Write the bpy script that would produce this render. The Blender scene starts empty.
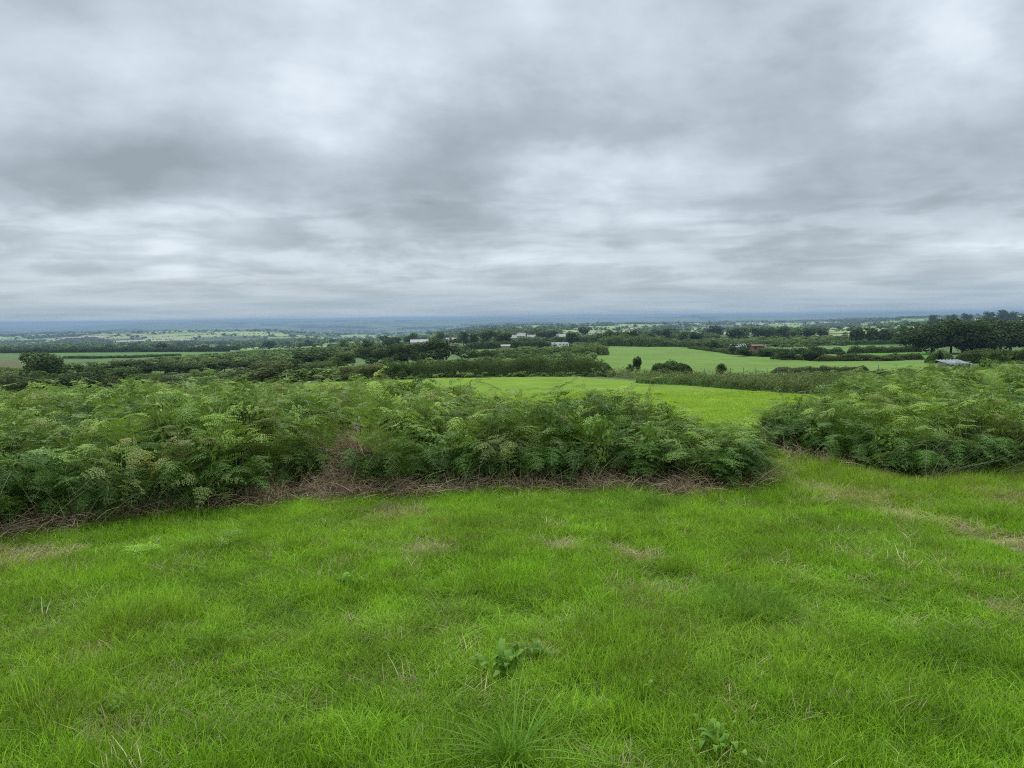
import bpy, math, random
import numpy as np
from mathutils import Matrix, Vector, Euler

rad = math.radians
sc = bpy.context.scene
RNG = np.random.default_rng(7)
random.seed(7)

# ------------------------------------------------------------------ camera
FPX = 759.0
EYE = 1.65
PITCH = math.atan((384 - 317) / FPX)
ROLL = rad(-0.705)
cam_d = bpy.data.cameras.new("camera")
cam = bpy.data.objects.new("camera", cam_d)
sc.collection.objects.link(cam)
cam_d.sensor_width = 36.0
cam_d.lens = 36.0 * FPX / 1024.0
cam_d.clip_start = 0.05
cam_d.clip_end = 60000
CM = Matrix.Translation((0, 0, EYE)) @ Matrix.Rotation(rad(90) - PITCH, 4, 'X') @ Matrix.Rotation(ROLL, 4, 'Z')
cam.matrix_world = CM
sc.camera = cam

# ------------------------------------------------------------------ exposure and sampling
sc.view_settings.view_transform = 'Standard'
sc.view_settings.look = 'None'
sc.view_settings.exposure = 0.18
sc.view_settings.gamma = 1.0
sc.view_settings.use_curve_mapping = False
sc.render.engine = 'CYCLES'
cy = sc.cycles
cy.max_bounces = 5
cy.diffuse_bounces = 2
cy.glossy_bounces = 2
cy.transmission_bounces = 3
cy.transparent_max_bounces = 6
cy.volume_bounces = 0
cy.use_denoising = False
cy.pixel_filter_type = 'BLACKMAN_HARRIS'
cy.filter_width = 1.1
cy.sample_clamp_indirect = 4.0

# ------------------------------------------------------------------ node helpers
def nn(nt, typ, **kw):
    n = nt.nodes.new(typ)
    for k, v in kw.items():
        if k == 'inp':
            for kk, vv in v.items():
                n.inputs[kk].default_value = vv
        else:
            setattr(n, k, v)
    return n

def math_n(nt, op, a, b=None, c=None, clamp=False):
    n = nt.nodes.new('ShaderNodeMath'); n.operation = op; n.use_clamp = clamp
    for i, v in enumerate((a, b, c)):
        if v is None: continue
        if isinstance(v, (int, float)): n.inputs[i].default_value = v
        else: nt.links.new(v, n.inputs[i])
    return n.outputs[0]

def ramp(nt, fac, stops, interp='LINEAR'):
    n = nt.nodes.new('ShaderNodeValToRGB'); cr = n.color_ramp; cr.interpolation = interp
    while len(cr.elements) < len(stops): cr.elements.new(0.5)
    for e, (p, c) in zip(cr.elements, stops):
        e.position = p; e.color = (*c, 1)
    nt.links.new(fac, n.inputs[0])
    return n.outputs[0]

def mixc(nt, fac, a, b, blend='MIX'):
    n = nt.nodes.new('ShaderNodeMix'); n.data_type = 'RGBA'; n.blend_type = blend
    for sock, v in ((n.inputs[0], fac), (n.inputs[6], a), (n.inputs[7], b)):
        if isinstance(v, (int, float)): sock.default_value = v
        elif isinstance(v, tuple): sock.default_value = (*v, 1)
        else: nt.links.new(v, sock)
    return n.outputs[2]

# ------------------------------------------------------------------ sky
SUN_EL, SUN_AZ = rad(52), rad(-25)       # ahead of the camera, to the left, behind the cloud
w = bpy.data.worlds.new("World"); sc.world = w; w.use_nodes = True
nt = w.node_tree; nt.nodes.clear()
L = nt.links.new
tc = nn(nt, 'ShaderNodeTexCoord')
sep = nn(nt, 'ShaderNodeSeparateXYZ'); L(tc.outputs['Generated'], sep.inputs[0])
X, Yv, Z = sep.outputs
az = math_n(nt, 'ARCTAN2', X, Yv)
el = math_n(nt, 'ARCSINE', Z)
# a flat cloud deck seen in perspective
zc = math_n(nt, 'ADD', math_n(nt, 'MAXIMUM', Z, 0.0), 0.055)
dx = math_n(nt, 'DIVIDE', X, zc); dy = math_n(nt, 'DIVIDE', Yv, zc)
deck = nn(nt, 'ShaderNodeCombineXYZ'); L(dx, deck.inputs[0]); L(dy, deck.inputs[1])
def noise(vec, scale, detail, rough=0.5, dist=0.0, off=(0, 0, 0), sc3=(1, 1, 1)):
    m = nn(nt, 'ShaderNodeMapping'); m.inputs['Location'].default_value = off; m.inputs['Scale'].default_value = sc3
    L(vec, m.inputs[0])
    n = nn(nt, 'ShaderNodeTexNoise', inp={'Scale': scale, 'Detail': detail, 'Roughness': rough, 'Distortion': dist})
    L(m.outputs[0], n.inputs['Vector'])
    return n
wn = noise(tc.outputs['Generated'], 7.0, 4, 0.55, 0.0, (3.1, 0, 1.7), (1, 1, 1.9))
wsep = nn(nt, 'ShaderNodeSeparateXYZ'); L(wn.outputs['Color'], wsep.inputs[0])
azw = math_n(nt, 'MULTIPLY_ADD', math_n(nt, 'SUBTRACT', wsep.outputs[0], 0.5), 0.30, az)
elw = math_n(nt, 'MULTIPLY_ADD', math_n(nt, 'SUBTRACT', wsep.outputs[1], 0.5), 0.13, el)
ae = nn(nt, 'ShaderNodeCombineXYZ'); L(azw, ae.inputs[0]); L(elw, ae.inputs[1])
def px_dir(u, v):
    a = math.atan((u - 512) / FPX)
    return a, math.atan((317 - 0.0123 * (u - 512) - v) / FPX * math.cos(a))
BLOBS = [  # u, v, half-width px, half-height px, brightness
    (350, 80, 75, 100, 0.21), (290, 50, 110, 60, 0.07), (60, 70, 190, 60, 0.10), (50, 130, 70, 30, 0.10),
    (585, 172, 110, 20, 0.30), (680, 215, 210, 22, 0.16), (950, 45, 50, 60, 0.30), (810, 25, 70, 30, 0.18),
    (560, 60, 90, 60, 0.10), (960, 240, 110, 20, 0.22), (120, 222, 190, 14, 0.16), (300, 262, 300, 10, 0.18),
    (190, 170, 240, 36, -0.28), (400, 218, 90, 26, -0.32), (640, 120, 150, 40, -0.18), (850, 195, 210, 34, -0.26),
    (460, 150, 90, 40, -0.16), (70, 8, 120, 22, -0.10), (780, 90, 130, 40, -0.10), (760, 250, 110, 12, -0.14),
]
acc = None
for (u, v, hw, hh, amp) in BLOBS:
    a0, e0 = px_dir(u, v)
    m = nn(nt, 'ShaderNodeMapping', vector_type='TEXTURE')
    m.inputs['Location'].default_value = (a0, e0, 0)
    m.inputs['Scale'].default_value = (hw / FPX, hh / FPX, 1)
    L(ae.outputs[0], m.inputs[0])
    d = nn(nt, 'ShaderNodeVectorMath', operation='DOT_PRODUCT'); L(m.outputs[0], d.inputs[0]); L(m.outputs[0], d.inputs[1])
    g = math_n(nt, 'POWER', 0.45, d.outputs['Value'])
    amp *= 1.12
    acc = math_n(nt, 'MULTIPLY', g, amp) if acc is None else math_n(nt, 'MULTIPLY_ADD', g, amp, acc)
n1 = noise(deck.outputs[0], 0.62, 6, 0.50, 0.15, (5.3, 2.2, 0), (0.55, 1.0, 1))
n2 = noise(tc.outputs['Generated'], 5.0, 5, 0.5, 0.2, (1.3, 7.7, 0), (1, 1, 2.0))
b = math_n(nt, 'ADD', acc, 0.50)
n3 = noise(deck.outputs[0], 2.1, 8, 0.62, 0.1, (2.3, 9.1, 0), (0.7, 1.0, 1))
n4 = noise(tc.outputs['Generated'], 11.0, 8, 0.6, 0.25, (4.3, 1.7, 2), (1, 1, 1.5))
b = math_n(nt, 'MULTIPLY_ADD', math_n(nt, 'SUBTRACT', n3.outputs['Fac'], 0.5), 0.10, b)
b = math_n(nt, 'MULTIPLY_ADD', math_n(nt, 'SUBTRACT', n4.outputs['Fac'], 0.5), 0.32, b)
b = math_n(nt, 'MULTIPLY_ADD', math_n(nt, 'SUBTRACT', n1.outputs['Fac'], 0.5), 0.62, b)
# lumpy undersides of the lower cloud, towards the horizon
ae1 = nn(nt, 'ShaderNodeCombineXYZ'); L(az, ae1.inputs[0]); L(math_n(nt, 'POWER', math_n(nt, 'MAXIMUM', el, 0.0005), 0.6), ae1.inputs[1])
n5 = noise(ae1.outputs[0], 1.0, 7, 0.55, 0.35, (2.0, 0.4, 0), (6.5, 20.0, 1))
lump = nn(nt, 'ShaderNodeMapRange', interpolation_type='SMOOTHSTEP', inp={'From Min': 0.38, 'From Max': 0.62, 'To Min': -0.5, 'To Max': 0.5}); L(n5.outputs['Fac'], lump.inputs['Value'])
win = nn(nt, 'ShaderNodeMapRange', interpolation_type='SMOOTHSTEP', inp={'From Min': 0.10, 'From Max': 0.22, 'To Min': 0.26, 'To Max': 0.04}); L(el, win.inputs['Value'])
b = math_n(nt, 'MULTIPLY_ADD', lump.outputs[0], win.outputs[0], b)
b = math_n(nt, 'MULTIPLY_ADD', math_n(nt, 'SUBTRACT', n2.outputs['Fac'], 0.5), 0.62, b)
cloud = ramp(nt, b, [(0.05, (0.265, 0.315, 0.355)), (0.40, (0.41, 0.475, 0.535)), (0.70, (0.58, 0.66, 0.73)), (1.0, (0.79, 0.86, 0.93))])
# low band of far cloud seen through a lot of air
hz = nn(nt, 'ShaderNodeMapRange', interpolation_type='SMOOTHSTEP', inp={'From Min': 0.0, 'From Max': 0.055, 'To Min': 1.0, 'To Max': 0.0})
L(el, hz.inputs['Value'])
ae0 = nn(nt, 'ShaderNodeCombineXYZ'); L(az, ae0.inputs[0]); L(el, ae0.inputs[1])
nst = noise(ae0.outputs[0], 1.0, 6, 0.6, 0.0, (0, 0, 0), (5.0, 75.0, 1))
stre = ramp(nt, nst.outputs['Fac'], [(0.35, (0.30, 0.395, 0.48)), (0.65, (0.44, 0.53, 0.60))])
cloud = mixc(nt, hz.outputs[0], cloud, stre)
# an overcast sky is brighter towards the zenith
zen = nn(nt, 'ShaderNodeMapRange', inp={'From Min': 0.40, 'From Max': 1.0, 'To Min': 1.0, 'To Max': 4.8}); L(Z, zen.inputs['Value'])
cl2 = nn(nt, 'ShaderNodeVectorMath', operation='SCALE'); L(cloud, cl2.inputs[0]); L(zen.outputs[0], cl2.inputs['Scale'])
sky = nn(nt, 'ShaderNodeTexSky', sky_type='NISHITA', sun_disc=False, sun_elevation=SUN_EL, sun_rotation=SUN_AZ, air_density=1.0, dust_density=1.5)
bg1 = nn(nt, 'ShaderNodeBackground', inp={'Strength': 0.09}); L(sky.outputs[0], bg1.inputs[0])
bg2 = nn(nt, 'ShaderNodeBackground', inp={'Strength': 1.0}); L(cl2.outputs[0], bg2.inputs[0])
mx = nn(nt, 'ShaderNodeMixShader', inp={0: 0.93}); L(bg1.outputs[0], mx.inputs[1]); L(bg2.outputs[0], mx.inputs[2])
wo = nn(nt, 'ShaderNodeOutputWorld'); L(mx.outputs[0], wo.inputs[0])
w.cycles.sampling_method = 'MANUAL'; w.cycles.sample_map_resolution = 512

sun_d = bpy.data.lights.new("sun", 'SUN'); sun_d.energy = 1.5; sun_d.angle = rad(11); sun_d.color = (1.0, 0.96, 0.9)
sun = bpy.data.objects.new("sun", sun_d); sc.collection.objects.link(sun)
sdir = Vector((math.sin(SUN_AZ) * math.cos(SUN_EL), math.cos(SUN_AZ) * math.cos(SUN_EL), math.sin(SUN_EL)))
sun.rotation_euler = sdir.to_track_quat('Z', 'Y').to_euler()
sun.location = (0, 0, 60)

# ------------------------------------------------------------------ numpy noise
def _h(ix, iy, s):
    n = (ix.astype(np.int64) * 374761393 + iy.astype(np.int64) * 668265263 + s * 974634777) & 0x7fffffff
    n = ((n ^ (n >> 13)) * 1274126177) & 0x7fffffff
    return ((n ^ (n >> 16)) & 0xffff) / 65535.0
def vnoise(x, y, s=0):
    x = np.asarray(x, float); y = np.asarray(y, float)
    ix = np.floor(x); iy = np.floor(y); fx = x - ix; fy = y - iy
    fx = fx * fx * (3 - 2 * fx); fy = fy * fy * (3 - 2 * fy)
    a = _h(ix, iy, s); b_ = _h(ix + 1, iy, s); c = _h(ix, iy + 1, s); d = _h(ix + 1, iy + 1, s)
    return (a * (1 - fx) + b_ * fx) * (1 - fy) + (c * (1 - fx) + d * fx) * fy
def fbm(x, y, s=0, o=3):
    r = 0; a = 0.5; t = 0
    for k in range(o):
        r = r + a * vnoise(x * 2 ** k, y * 2 ** k, s + k); t += a; a *= 0.5
    return r / t
def sstep(a, b_, x):
    t = np.clip((x - a) / (b_ - a), 0, 1); return t * t * (3 - 2 * t)

# ------------------------------------------------------------------ the lie of the land
TY = np.log(np.array([12, 20, 35, 55, 90, 130, 200, 300, 450, 700, 1300, 2700, 3700, 4700, 6500, 9000, 14000, 30000.]))
TU = np.array([0, 256, 370, 512, 768, 1024.])
TR = np.array([
    [127, 105, 93, 85, 76, 66, 52, 42, 34.0, 30.0, 27, 23, 15.0, 12.0, 11, 9.5, 4.3, 4.2],
    [127, 104, 91, 80, 66, 63, 50, 41, 35.5, 31.0, 28, 22, 11.5, 10.5, 13, 9.0, 1.1, 2.0],
    [127, 103, 88, 78, 61.5, 59, 48, 39, 33.0, 28.0, 24, 22, 19.0, 17.0, 15, 9.0, 1.2, 2.0],
    [127, 102, 86, 76, 60, 54, 45, 36.5, 30, 23.5, 18, 11, 8.5, 9.0, 9, 8.0, 1.5, 2.0],
    [127, 102, 86, 75, 65, 57, 47, 38, 31, 25.0, 19, 14, 10.0, 9.0, 8.5, 7.0, 0.8, 1.5],
    [127, 100, 82, 70, 60, 53, 45, 37, 31, 22.0, 14, 8, 4.0, 4.0, 6, 4.0, 0.3, 1.5]])
NEAR_SLOPE = 0.03
def height(x, y):
    x = np.asarray(x, float); y = np.asarray(y, float)
    near = -NEAR_SLOPE * np.maximum(y, -40)
    Y = np.maximum(y, 12.0)
    u = np.clip(512 + FPX * x / Y, 0, 1024)
    ly = np.log(Y)
    cols = np.stack([np.interp(ly, TY, TR[i]) for i in range(len(TU))], 0)
    k = np.clip(np.searchsorted(TU, u, side='right') - 1, 0, len(TU) - 2)
    t = (u - TU[k]) / (TU[k + 1] - TU[k]); t = t * t * (3 - 2 * t)
    r0 = np.take_along_axis(cols, k[None], 0)[0]; r1 = np.take_along_axis(cols, (k + 1)[None], 0)[0]
    rows = r0 * (1 - t) + r1 * t
    rows = rows + sstep(6500, 12000, Y) * (fbm(u / 70.0, ly * 2, 40, 3) - 0.5) * 4.0
    rows = rows + sstep(700, 1500, Y) * (1 - sstep(4500, 6500, Y)) * (fbm(u / 90.0, ly * 6, 50, 2) - 0.5) * 4.0
    rows = np.where(Y > 6500, np.maximum(rows, -0.9), rows)
    far = EYE - Y * rows / FPX
    t2 = sstep(12.0, 20.0, y)
    z = near * (1 - t2) + far * t2
    z = z + (fbm(x / 1.1, y / 1.1, 3, 3) - 0.5) * 0.07 * (1 - sstep(12, 40, y)) + (fbm(x / 9, y / 9, 9, 2) - 0.5) * 0.25 * sstep(14, 60, y)
    return z
def hz1(x, y): return float(height(np.array([x]), np.array([y]))[0])
def G(u, v):
    """where the sight line through a spot of the plan meets the ground"""
    d = CM.to_3x3() @ Vector(((u - 512) / FPX, -(v - 384) / FPX, -1)); d.normalize()
    t = 0.5; prev = t
    while t < 40000:
        p = Vector((0, 0, EYE)) + d * t
        if p.z < hz1(p.x, p.y): break
        prev = t; t *= 1.01
    lo, hi = prev, t
    for _ in range(14):
        m = (lo + hi) / 2; p = Vector((0, 0, EYE)) + d * m
        if p.z < hz1(p.x, p.y): hi = m
        else: lo = m
    p = Vector((0, 0, EYE)) + d * hi
    return p.x, p.y
def XY(u, Y): return (u - 512) / FPX * Y, Y
def top_height(u, Y, vtop):
    """how tall a thing standing at bearing u, distance Y must be to reach row vtop"""
    x = (u - 512) / FPX * Y
    rows = vtop - (317 - 0.0123 * (u - 512))
    return (EYE - Y * rows / FPX) - hz1(x, Y)

# ------------------------------------------------------------------ mesh and object helpers
def mesh_np(name, V, F, mats=(), smooth=False, midx=None):
    """V (n,3); F an (m,3) or (m,4) array or a list of such arrays"""
    if not isinstance(F, list): F = [F]
    F = [f for f in F if len(f)]
    me = bpy.data.meshes.new(name)
    V = np.asarray(V, np.float32)
    me.vertices.add(len(V)); me.vertices.foreach_set("co", V.ravel())
    li = np.concatenate([f.ravel() for f in F]).astype(np.int32)
    tot = np.concatenate([np.full(len(f), f.shape[1]) for f in F]).astype(np.int32)
    st = np.concatenate([[0], np.cumsum(tot)[:-1]]).astype(np.int32)
    me.loops.add(len(li)); me.loops.foreach_set("vertex_index", li)
    me.polygons.add(len(tot)); me.polygons.foreach_set("loop_start", st)
    try: me.polygons.foreach_set("loop_total", tot)
    except Exception: pass
    if midx is not None: me.polygons.foreach_set("material_index", np.asarray(midx, np.int32))
    me.polygons.foreach_set("use_smooth", np.full(len(tot), smooth))
    for m in mats: me.materials.append(m)
    me.update(calc_edges=True); me.validate()
    return me
def link(name, me, parent=None, loc=(0, 0, 0), rot=(0, 0, 0), scale=(1, 1, 1)):
    o = bpy.data.objects.new(name, me); sc.collection.objects.link(o)
    o.location = loc; o.rotation_euler = rot; o.scale = scale
    if parent: o.parent = parent
    return o
def tag(o, label=None, cat=None, group=None, kind=None):
    if label: o['label'] = label
    if cat: o['category'] = cat
    if group: o['group'] = group
    if kind: o['kind'] = kind
    return o
class Acc:
    """collects vertices and faces for one mesh"""
    def __init__(s): s.V = []; s.F3 = []; s.F4 = []; s.n = 0
    def add(s, V, F):
        V = np.asarray(V, float); F = np.asarray(F, int) + s.n
        s.V.append(V); (s.F3 if F.shape[1] == 3 else s.F4).append(F); s.n += len(V)
    def mesh(s, name, mats=(), smooth=False):
        F = []
        if s.F3: F.append(np.concatenate(s.F3))
        if s.F4: F.append(np.concatenate(s.F4))
        return mesh_np(name, np.concatenate(s.V), F, mats, smooth)
def tube(a, P, R, sides=6):
    P = np.asarray(P, float); n = len(P)
    T = np.gradient(P, axis=0); T /= np.linalg.norm(T, axis=1)[:, None] + 1e-9
    ref = np.array([0.3, 0.9, 0.2]); A = np.cross(T, ref); A /= np.linalg.norm(A, axis=1)[:, None] + 1e-9
    B = np.cross(T, A)
    th = np.linspace(0, 2 * np.pi, sides, endpoint=False)
    V = P[:, None] + np.asarray(R)[:, None, None] * (np.cos(th)[None, :, None] * A[:, None] + np.sin(th)[None, :, None] * B[:, None])
    i = np.arange(n - 1)[:, None]; j = np.arange(sides)[None]; j2 = (j + 1) % sides
    F = np.stack([i * sides + j, i * sides + j2, (i + 1) * sides + j2, (i + 1) * sides + j], -1).reshape(-1, 4)
    a.add(V.reshape(-1, 3), F)
def box(a, c, s, bev=0.0):
    x, y, z = c; hx, hy, h = s[0] / 2, s[1] / 2, s[2] / 2
    V = [(x + i * hx, y + j * hy, z + k * h) for k in (-1, 1) for (i, j) in ((-1, -1), (1, -1), (1, 1), (-1, 1))]
    a.add(V, [(3, 2, 1, 0), (4, 5, 6, 7), (0, 1, 5, 4), (1, 2, 6, 5), (2, 3, 7, 6), (3, 0, 4, 7)])

# ------------------------------------------------------------------ materials
def mat(name):
    m = bpy.data.materials.new(name); m.use_nodes = True; m.node_tree.nodes.clear(); return m
def leaf_mat(name, c1, c2, trans=0.35, rough=0.55, tint=None, spec=0.3, tcol=1.25, ns=0.45, amp=0.9, ov=0.5):
    """foliage: colour varies from leaf to leaf, from plant to plant, and by the plant's own 'tint'"""
    m = mat(name); nt = m.node_tree; L = nt.links.new
    geo = nn(nt, 'ShaderNodeNewGeometry')
    oi = nn(nt, 'ShaderNodeObjectInfo')
    col = mixc(nt, geo.outputs['Random Per Island'], c1, c2)
    var = math_n(nt, 'MULTIPLY_ADD', oi.outputs['Random'], ov, 1 - ov / 2)
    nz = nn(nt, 'ShaderNodeTexNoise', inp={'Scale': ns, 'Detail': 3, 'Roughness': 0.6}); L(geo.outputs['Position'], nz.inputs['Vector'])
    var = math_n(nt, 'MULTIPLY', var, math_n(nt, 'MULTIPLY_ADD', nz.outputs['Fac'], amp * 2, 1 - amp))
    vv = nn(nt, 'ShaderNodeVectorMath', operation='SCALE'); L(col, vv.inputs[0]); L(var, vv.inputs['Scale'])
    col = vv.outputs[0]
    if tint:
        at = nn(nt, 'ShaderNodeAttribute', attribute_type='INSTANCER', attribute_name='tint')
        col = mixc(nt, at.outputs['Fac'], col, tint)
    p = nn(nt, 'ShaderNodeBsdfPrincipled', inp={'Roughness': rough, 'Specular IOR Level': spec})
    L(col, p.inputs['Base Color'])
    t = nn(nt, 'ShaderNodeBsdfTranslucent')
    t2 = nn(nt, 'ShaderNodeVectorMath', operation='MULTIPLY'); L(col, t2.inputs[0]); t2.inputs[1].default_value = (tcol, tcol, tcol * 0.6)
    L(t2.outputs[0], t.inputs['Color'])
    mix = nn(nt, 'ShaderNodeMixShader', inp={0: trans}); L(p.outputs[0], mix.inputs[1]); L(t.outputs[0], mix.inputs[2])
    out = nn(nt, 'ShaderNodeOutputMaterial'); L(mix.outputs[0], out.inputs[0])
    return m
def plain_mat(name, c, c2=None, scale=3.0, rough=0.8, bump=0.0, metallic=0.0):
    m = mat(name); nt = m.node_tree; L = nt.links.new
    t = nn(nt, 'ShaderNodeTexCoord')
    n = nn(nt, 'ShaderNodeTexNoise', inp={'Scale': scale, 'Detail': 5, 'Roughness': 0.6}); L(t.outputs['Object'], n.inputs['Vector'])
    col = mixc(nt, n.outputs['Fac'], c, c2 or tuple(x * 0.7 for x in c))
    p = nn(nt, 'ShaderNodeBsdfPrincipled', inp={'Roughness': rough, 'Metallic': metallic}); L(col, p.inputs['Base Color'])
    if bump:
        b = nn(nt, 'ShaderNodeBump', inp={'Strength': bump, 'Distance': 0.05}); L(n.outputs['Fac'], b.inputs['Height']); L(b.outputs[0], p.inputs['Normal'])
    out = nn(nt, 'ShaderNodeOutputMaterial'); L(p.outputs[0], out.inputs[0])
    return m

M_bark = plain_mat("bark", (0.09, 0.075, 0.055), (0.05, 0.042, 0.03), 4, 0.9, 0.4)
M_grass = leaf_mat("grass_blade", (0.112, 0.230, 0.011), (0.215, 0.372, 0.022), 0.42, 0.6, (0.40, 0.34, 0.10), 0.15, ns=1.8, amp=0.62, ov=0.8)
M_grass_dark = leaf_mat("coarse_grass_blade", (0.085, 0.19, 0.014), (0.16, 0.31, 0.03), 0.35, 0.6, (0.36, 0.31, 0.14), 0.12)
M_mown = leaf_mat("short_grass_blade", (0.210, 0.330, 0.030), (0.300, 0.430, 0.050), 0.4, 0.7, (0.34, 0.32, 0.08), 0.1, ns=0.5, amp=0.5)
M_dry = leaf_mat("dry_grass_blade", (0.26, 0.21, 0.10), (0.42, 0.36, 0.20), 0.3, 0.7, None, 0.2)
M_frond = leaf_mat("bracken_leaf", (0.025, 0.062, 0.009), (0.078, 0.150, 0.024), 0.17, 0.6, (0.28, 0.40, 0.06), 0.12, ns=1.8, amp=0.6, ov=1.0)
M_frond_pale = leaf_mat("pale_bracken_leaf", (0.13, 0.17, 0.045), (0.20, 0.24, 0.075), 0.3, 0.7, (0.26, 0.26, 0.09), 0.12)
M_stem = plain_mat("bracken_stem", (0.24, 0.26, 0.11), (0.13, 0.15, 0.055), 6, 0.6)
M_dead = leaf_mat("dead_bracken", (0.18, 0.105, 0.06), (0.55, 0.42, 0.26), 0.2, 0.8, (0.34, 0.26, 0.16), 0.15)
M_dark_leaf = leaf_mat("dark_tree_leaf", (0.024, 0.044, 0.012), (0.060, 0.090, 0.024), 0.2, 0.8, None, 0.1)
M_mid_leaf = leaf_mat("hedge_leaf", (0.040, 0.072, 0.018), (0.105, 0.150, 0.040), 0.25, 0.8, None, 0.1)
M_brown_leaf = leaf_mat("thorn_leaf", (0.050, 0.066, 0.022), (0.130, 0.145, 0.050), 0.25, 0.8, None, 0.1)
M_sprig = leaf_mat("young_fern_leaf", (0.14, 0.26, 0.02), (0.24, 0.38, 0.05), 0.35, 0.6, None, 0.1)
M_bank = leaf_mat("bramble_leaf", (0.060, 0.082, 0.024), (0.160, 0.180, 0.060), 0.25, 0.8, None, 0.1, ns=0.8)
M_light_leaf = leaf_mat("scrub_leaf", (0.085, 0.135, 0.036), (0.19, 0.25, 0.075), 0.25, 0.8, None, 0.1)
M_dock = leaf_mat("dock_leaf", (0.075, 0.165, 0.016), (0.15, 0.27, 0.035), 0.3, 0.55, None, 0.15, ns=22.0, amp=0.6)
M_petal = leaf_mat("white_petal", (0.7, 0.7, 0.7), (0.8, 0.8, 0.78), 0.3, 0.6)
M_thistle = leaf_mat("thistle_down", (0.35, 0.33, 0.27), (0.5, 0.47, 0.4), 0.3, 0.8)

# ------------------------------------------------------------------ field plan: (bearing, distance) outlines and the colour of the sward
def inpoly(px, py, poly):
    c = np.zeros(px.shape, bool); n = len(poly); j = n - 1
    for i in range(n):
        xi, yi = poly[i]; xj, yj = poly[j]
        c ^= ((yi > py) != (yj > py)) & (px < (xj - xi) * (py - yi) / (yj - yi + 1e-12) + xi)
        j = i
    return c
FIELDS = [  # polygon of (u, Y), colour
    ([(300, 12.0), (300, 94), (560, 92), (640, 77), (800, 44), (860, 32), (860, 12.0)], (0.125, 0.198, 0.016)),
    ([(590, 108), (600, 470), (680, 420), (770, 330), (790, 260), (860, 200), (960, 160), (960, 95), (800, 105), (640, 118)], (0.106, 0.172, 0.030)),
    ([(800, 190), (800, 255), (930, 265), (930, 190)], (0.070, 0.168, 0.017)),
    ([(760, 290), (760, 370), (890, 410), (890, 300)], (0.093, 0.157, 0.035)),
    ([(880, 600), (880, 1000), (975, 1000), (975, 600)], (0.093, 0.162, 0.043)),
    ([(40, 430), (60, 690), (200, 690), (300, 650), (200, 560), (130, 430)], (0.075, 0.145, 0.035)),
    ([(-40, 430), (-40, 560), (26, 560), (26, 430)], (0.070, 0.128, 0.032)),
    ([(-40, 250), (-40, 400), (20, 400), (22, 250)], (0.087, 0.087, 0.035)),
    ([(462, 330), (468, 400), (560, 400), (600, 350)], (0.087, 0.162, 0.029)),
    ([(462, 190), (462, 230), (500, 230), (500, 190)], (0.075, 0.145, 0.029)),
    ([(-40, 700), (-40, 800), (14, 800), (14, 700)], (0.162, 0.145, 0.075)),
]
def voro(x, y, cell, seed):
    gx = np.floor(x / cell); gy = np.floor(y / cell)
    best = np.full(x.shape, 1e18); sec = np.full(x.shape, 1e18); bid = np.zeros(x.shape)
    for i in (-1, 0, 1):
        for j in (-1, 0, 1):
            cx = gx + i; cy_ = gy + j
            px = (cx + 0.5 + 0.75 * (_h(cx, cy_, seed) - 0.5)) * cell
            py = (cy_ + 0.5 + 0.75 * (_h(cx, cy_, seed + 1) - 0.5)) * cell
            d = np.sqrt((px - x) ** 2 + (py - y) ** 2); idn = _h(cx, cy_, seed + 2)
            m = d < best
            sec = np.where(m, best, np.minimum(sec, d)); bid = np.where(m, idn, bid); best = np.where(m, d, best)
    return bid, sec - best
PAL = np.array([1.0, 0.86, 1.1]) * np.array([(0.15, 0.26, 0.06), (0.20, 0.31, 0.075), (0.23, 0.31, 0.10), (0.33, 0.31, 0.17), (0.11, 0.20, 0.055), (0.17, 0.29, 0.06), (0.07, 0.10, 0.04), (0.24, 0.34, 0.09)])
def rot2(x, y, a): return x * math.cos(a) - y * math.sin(a), x * math.sin(a) + y * math.cos(a)
def far_field(x, y):
    xr, yr = rot2(x, y, 0.4)
    return voro(xr * 0.9, yr, 260.0, 21)
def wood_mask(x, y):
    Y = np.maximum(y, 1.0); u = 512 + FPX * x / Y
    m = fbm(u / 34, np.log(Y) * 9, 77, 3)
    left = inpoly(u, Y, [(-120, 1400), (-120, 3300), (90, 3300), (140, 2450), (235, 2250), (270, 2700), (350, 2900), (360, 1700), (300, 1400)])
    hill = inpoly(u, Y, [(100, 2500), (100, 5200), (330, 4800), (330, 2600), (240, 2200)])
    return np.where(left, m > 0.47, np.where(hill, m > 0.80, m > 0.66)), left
def ground_colour(x, y):
    Y = np.maximum(y, 0.5); u = 512 + FPX * x / Y
    n = x.shape[0]; C = np.zeros((n, 3)); C[:] = (0.075, 0.115, 0.035)
    near = y < 13.0
    C[near] = (0.05, 0.085, 0.02)
    far = Y > 850
    bid, edge = far_field(x, y)
    pc = PAL[np.minimum((bid * len(PAL)).astype(int), len(PAL) - 1)]
    C[far] = pc[far]
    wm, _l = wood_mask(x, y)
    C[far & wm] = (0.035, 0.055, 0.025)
    r = fbm(u / 22, np.log(Y) * 30, 5, 3)
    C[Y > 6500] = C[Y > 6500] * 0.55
    mid = (Y > 100) & ~far
    C[mid] *= (0.7 + 0.6 * r[mid])[:, None]
    for poly, col in FIELDS:
        m = inpoly(u, Y, poly) & (y > 12)
        C[m] = col
    s = 0.86 + 0.28 * fbm(x / 14, y / 14, 8, 3)
    return C * s[:, None]

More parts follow.
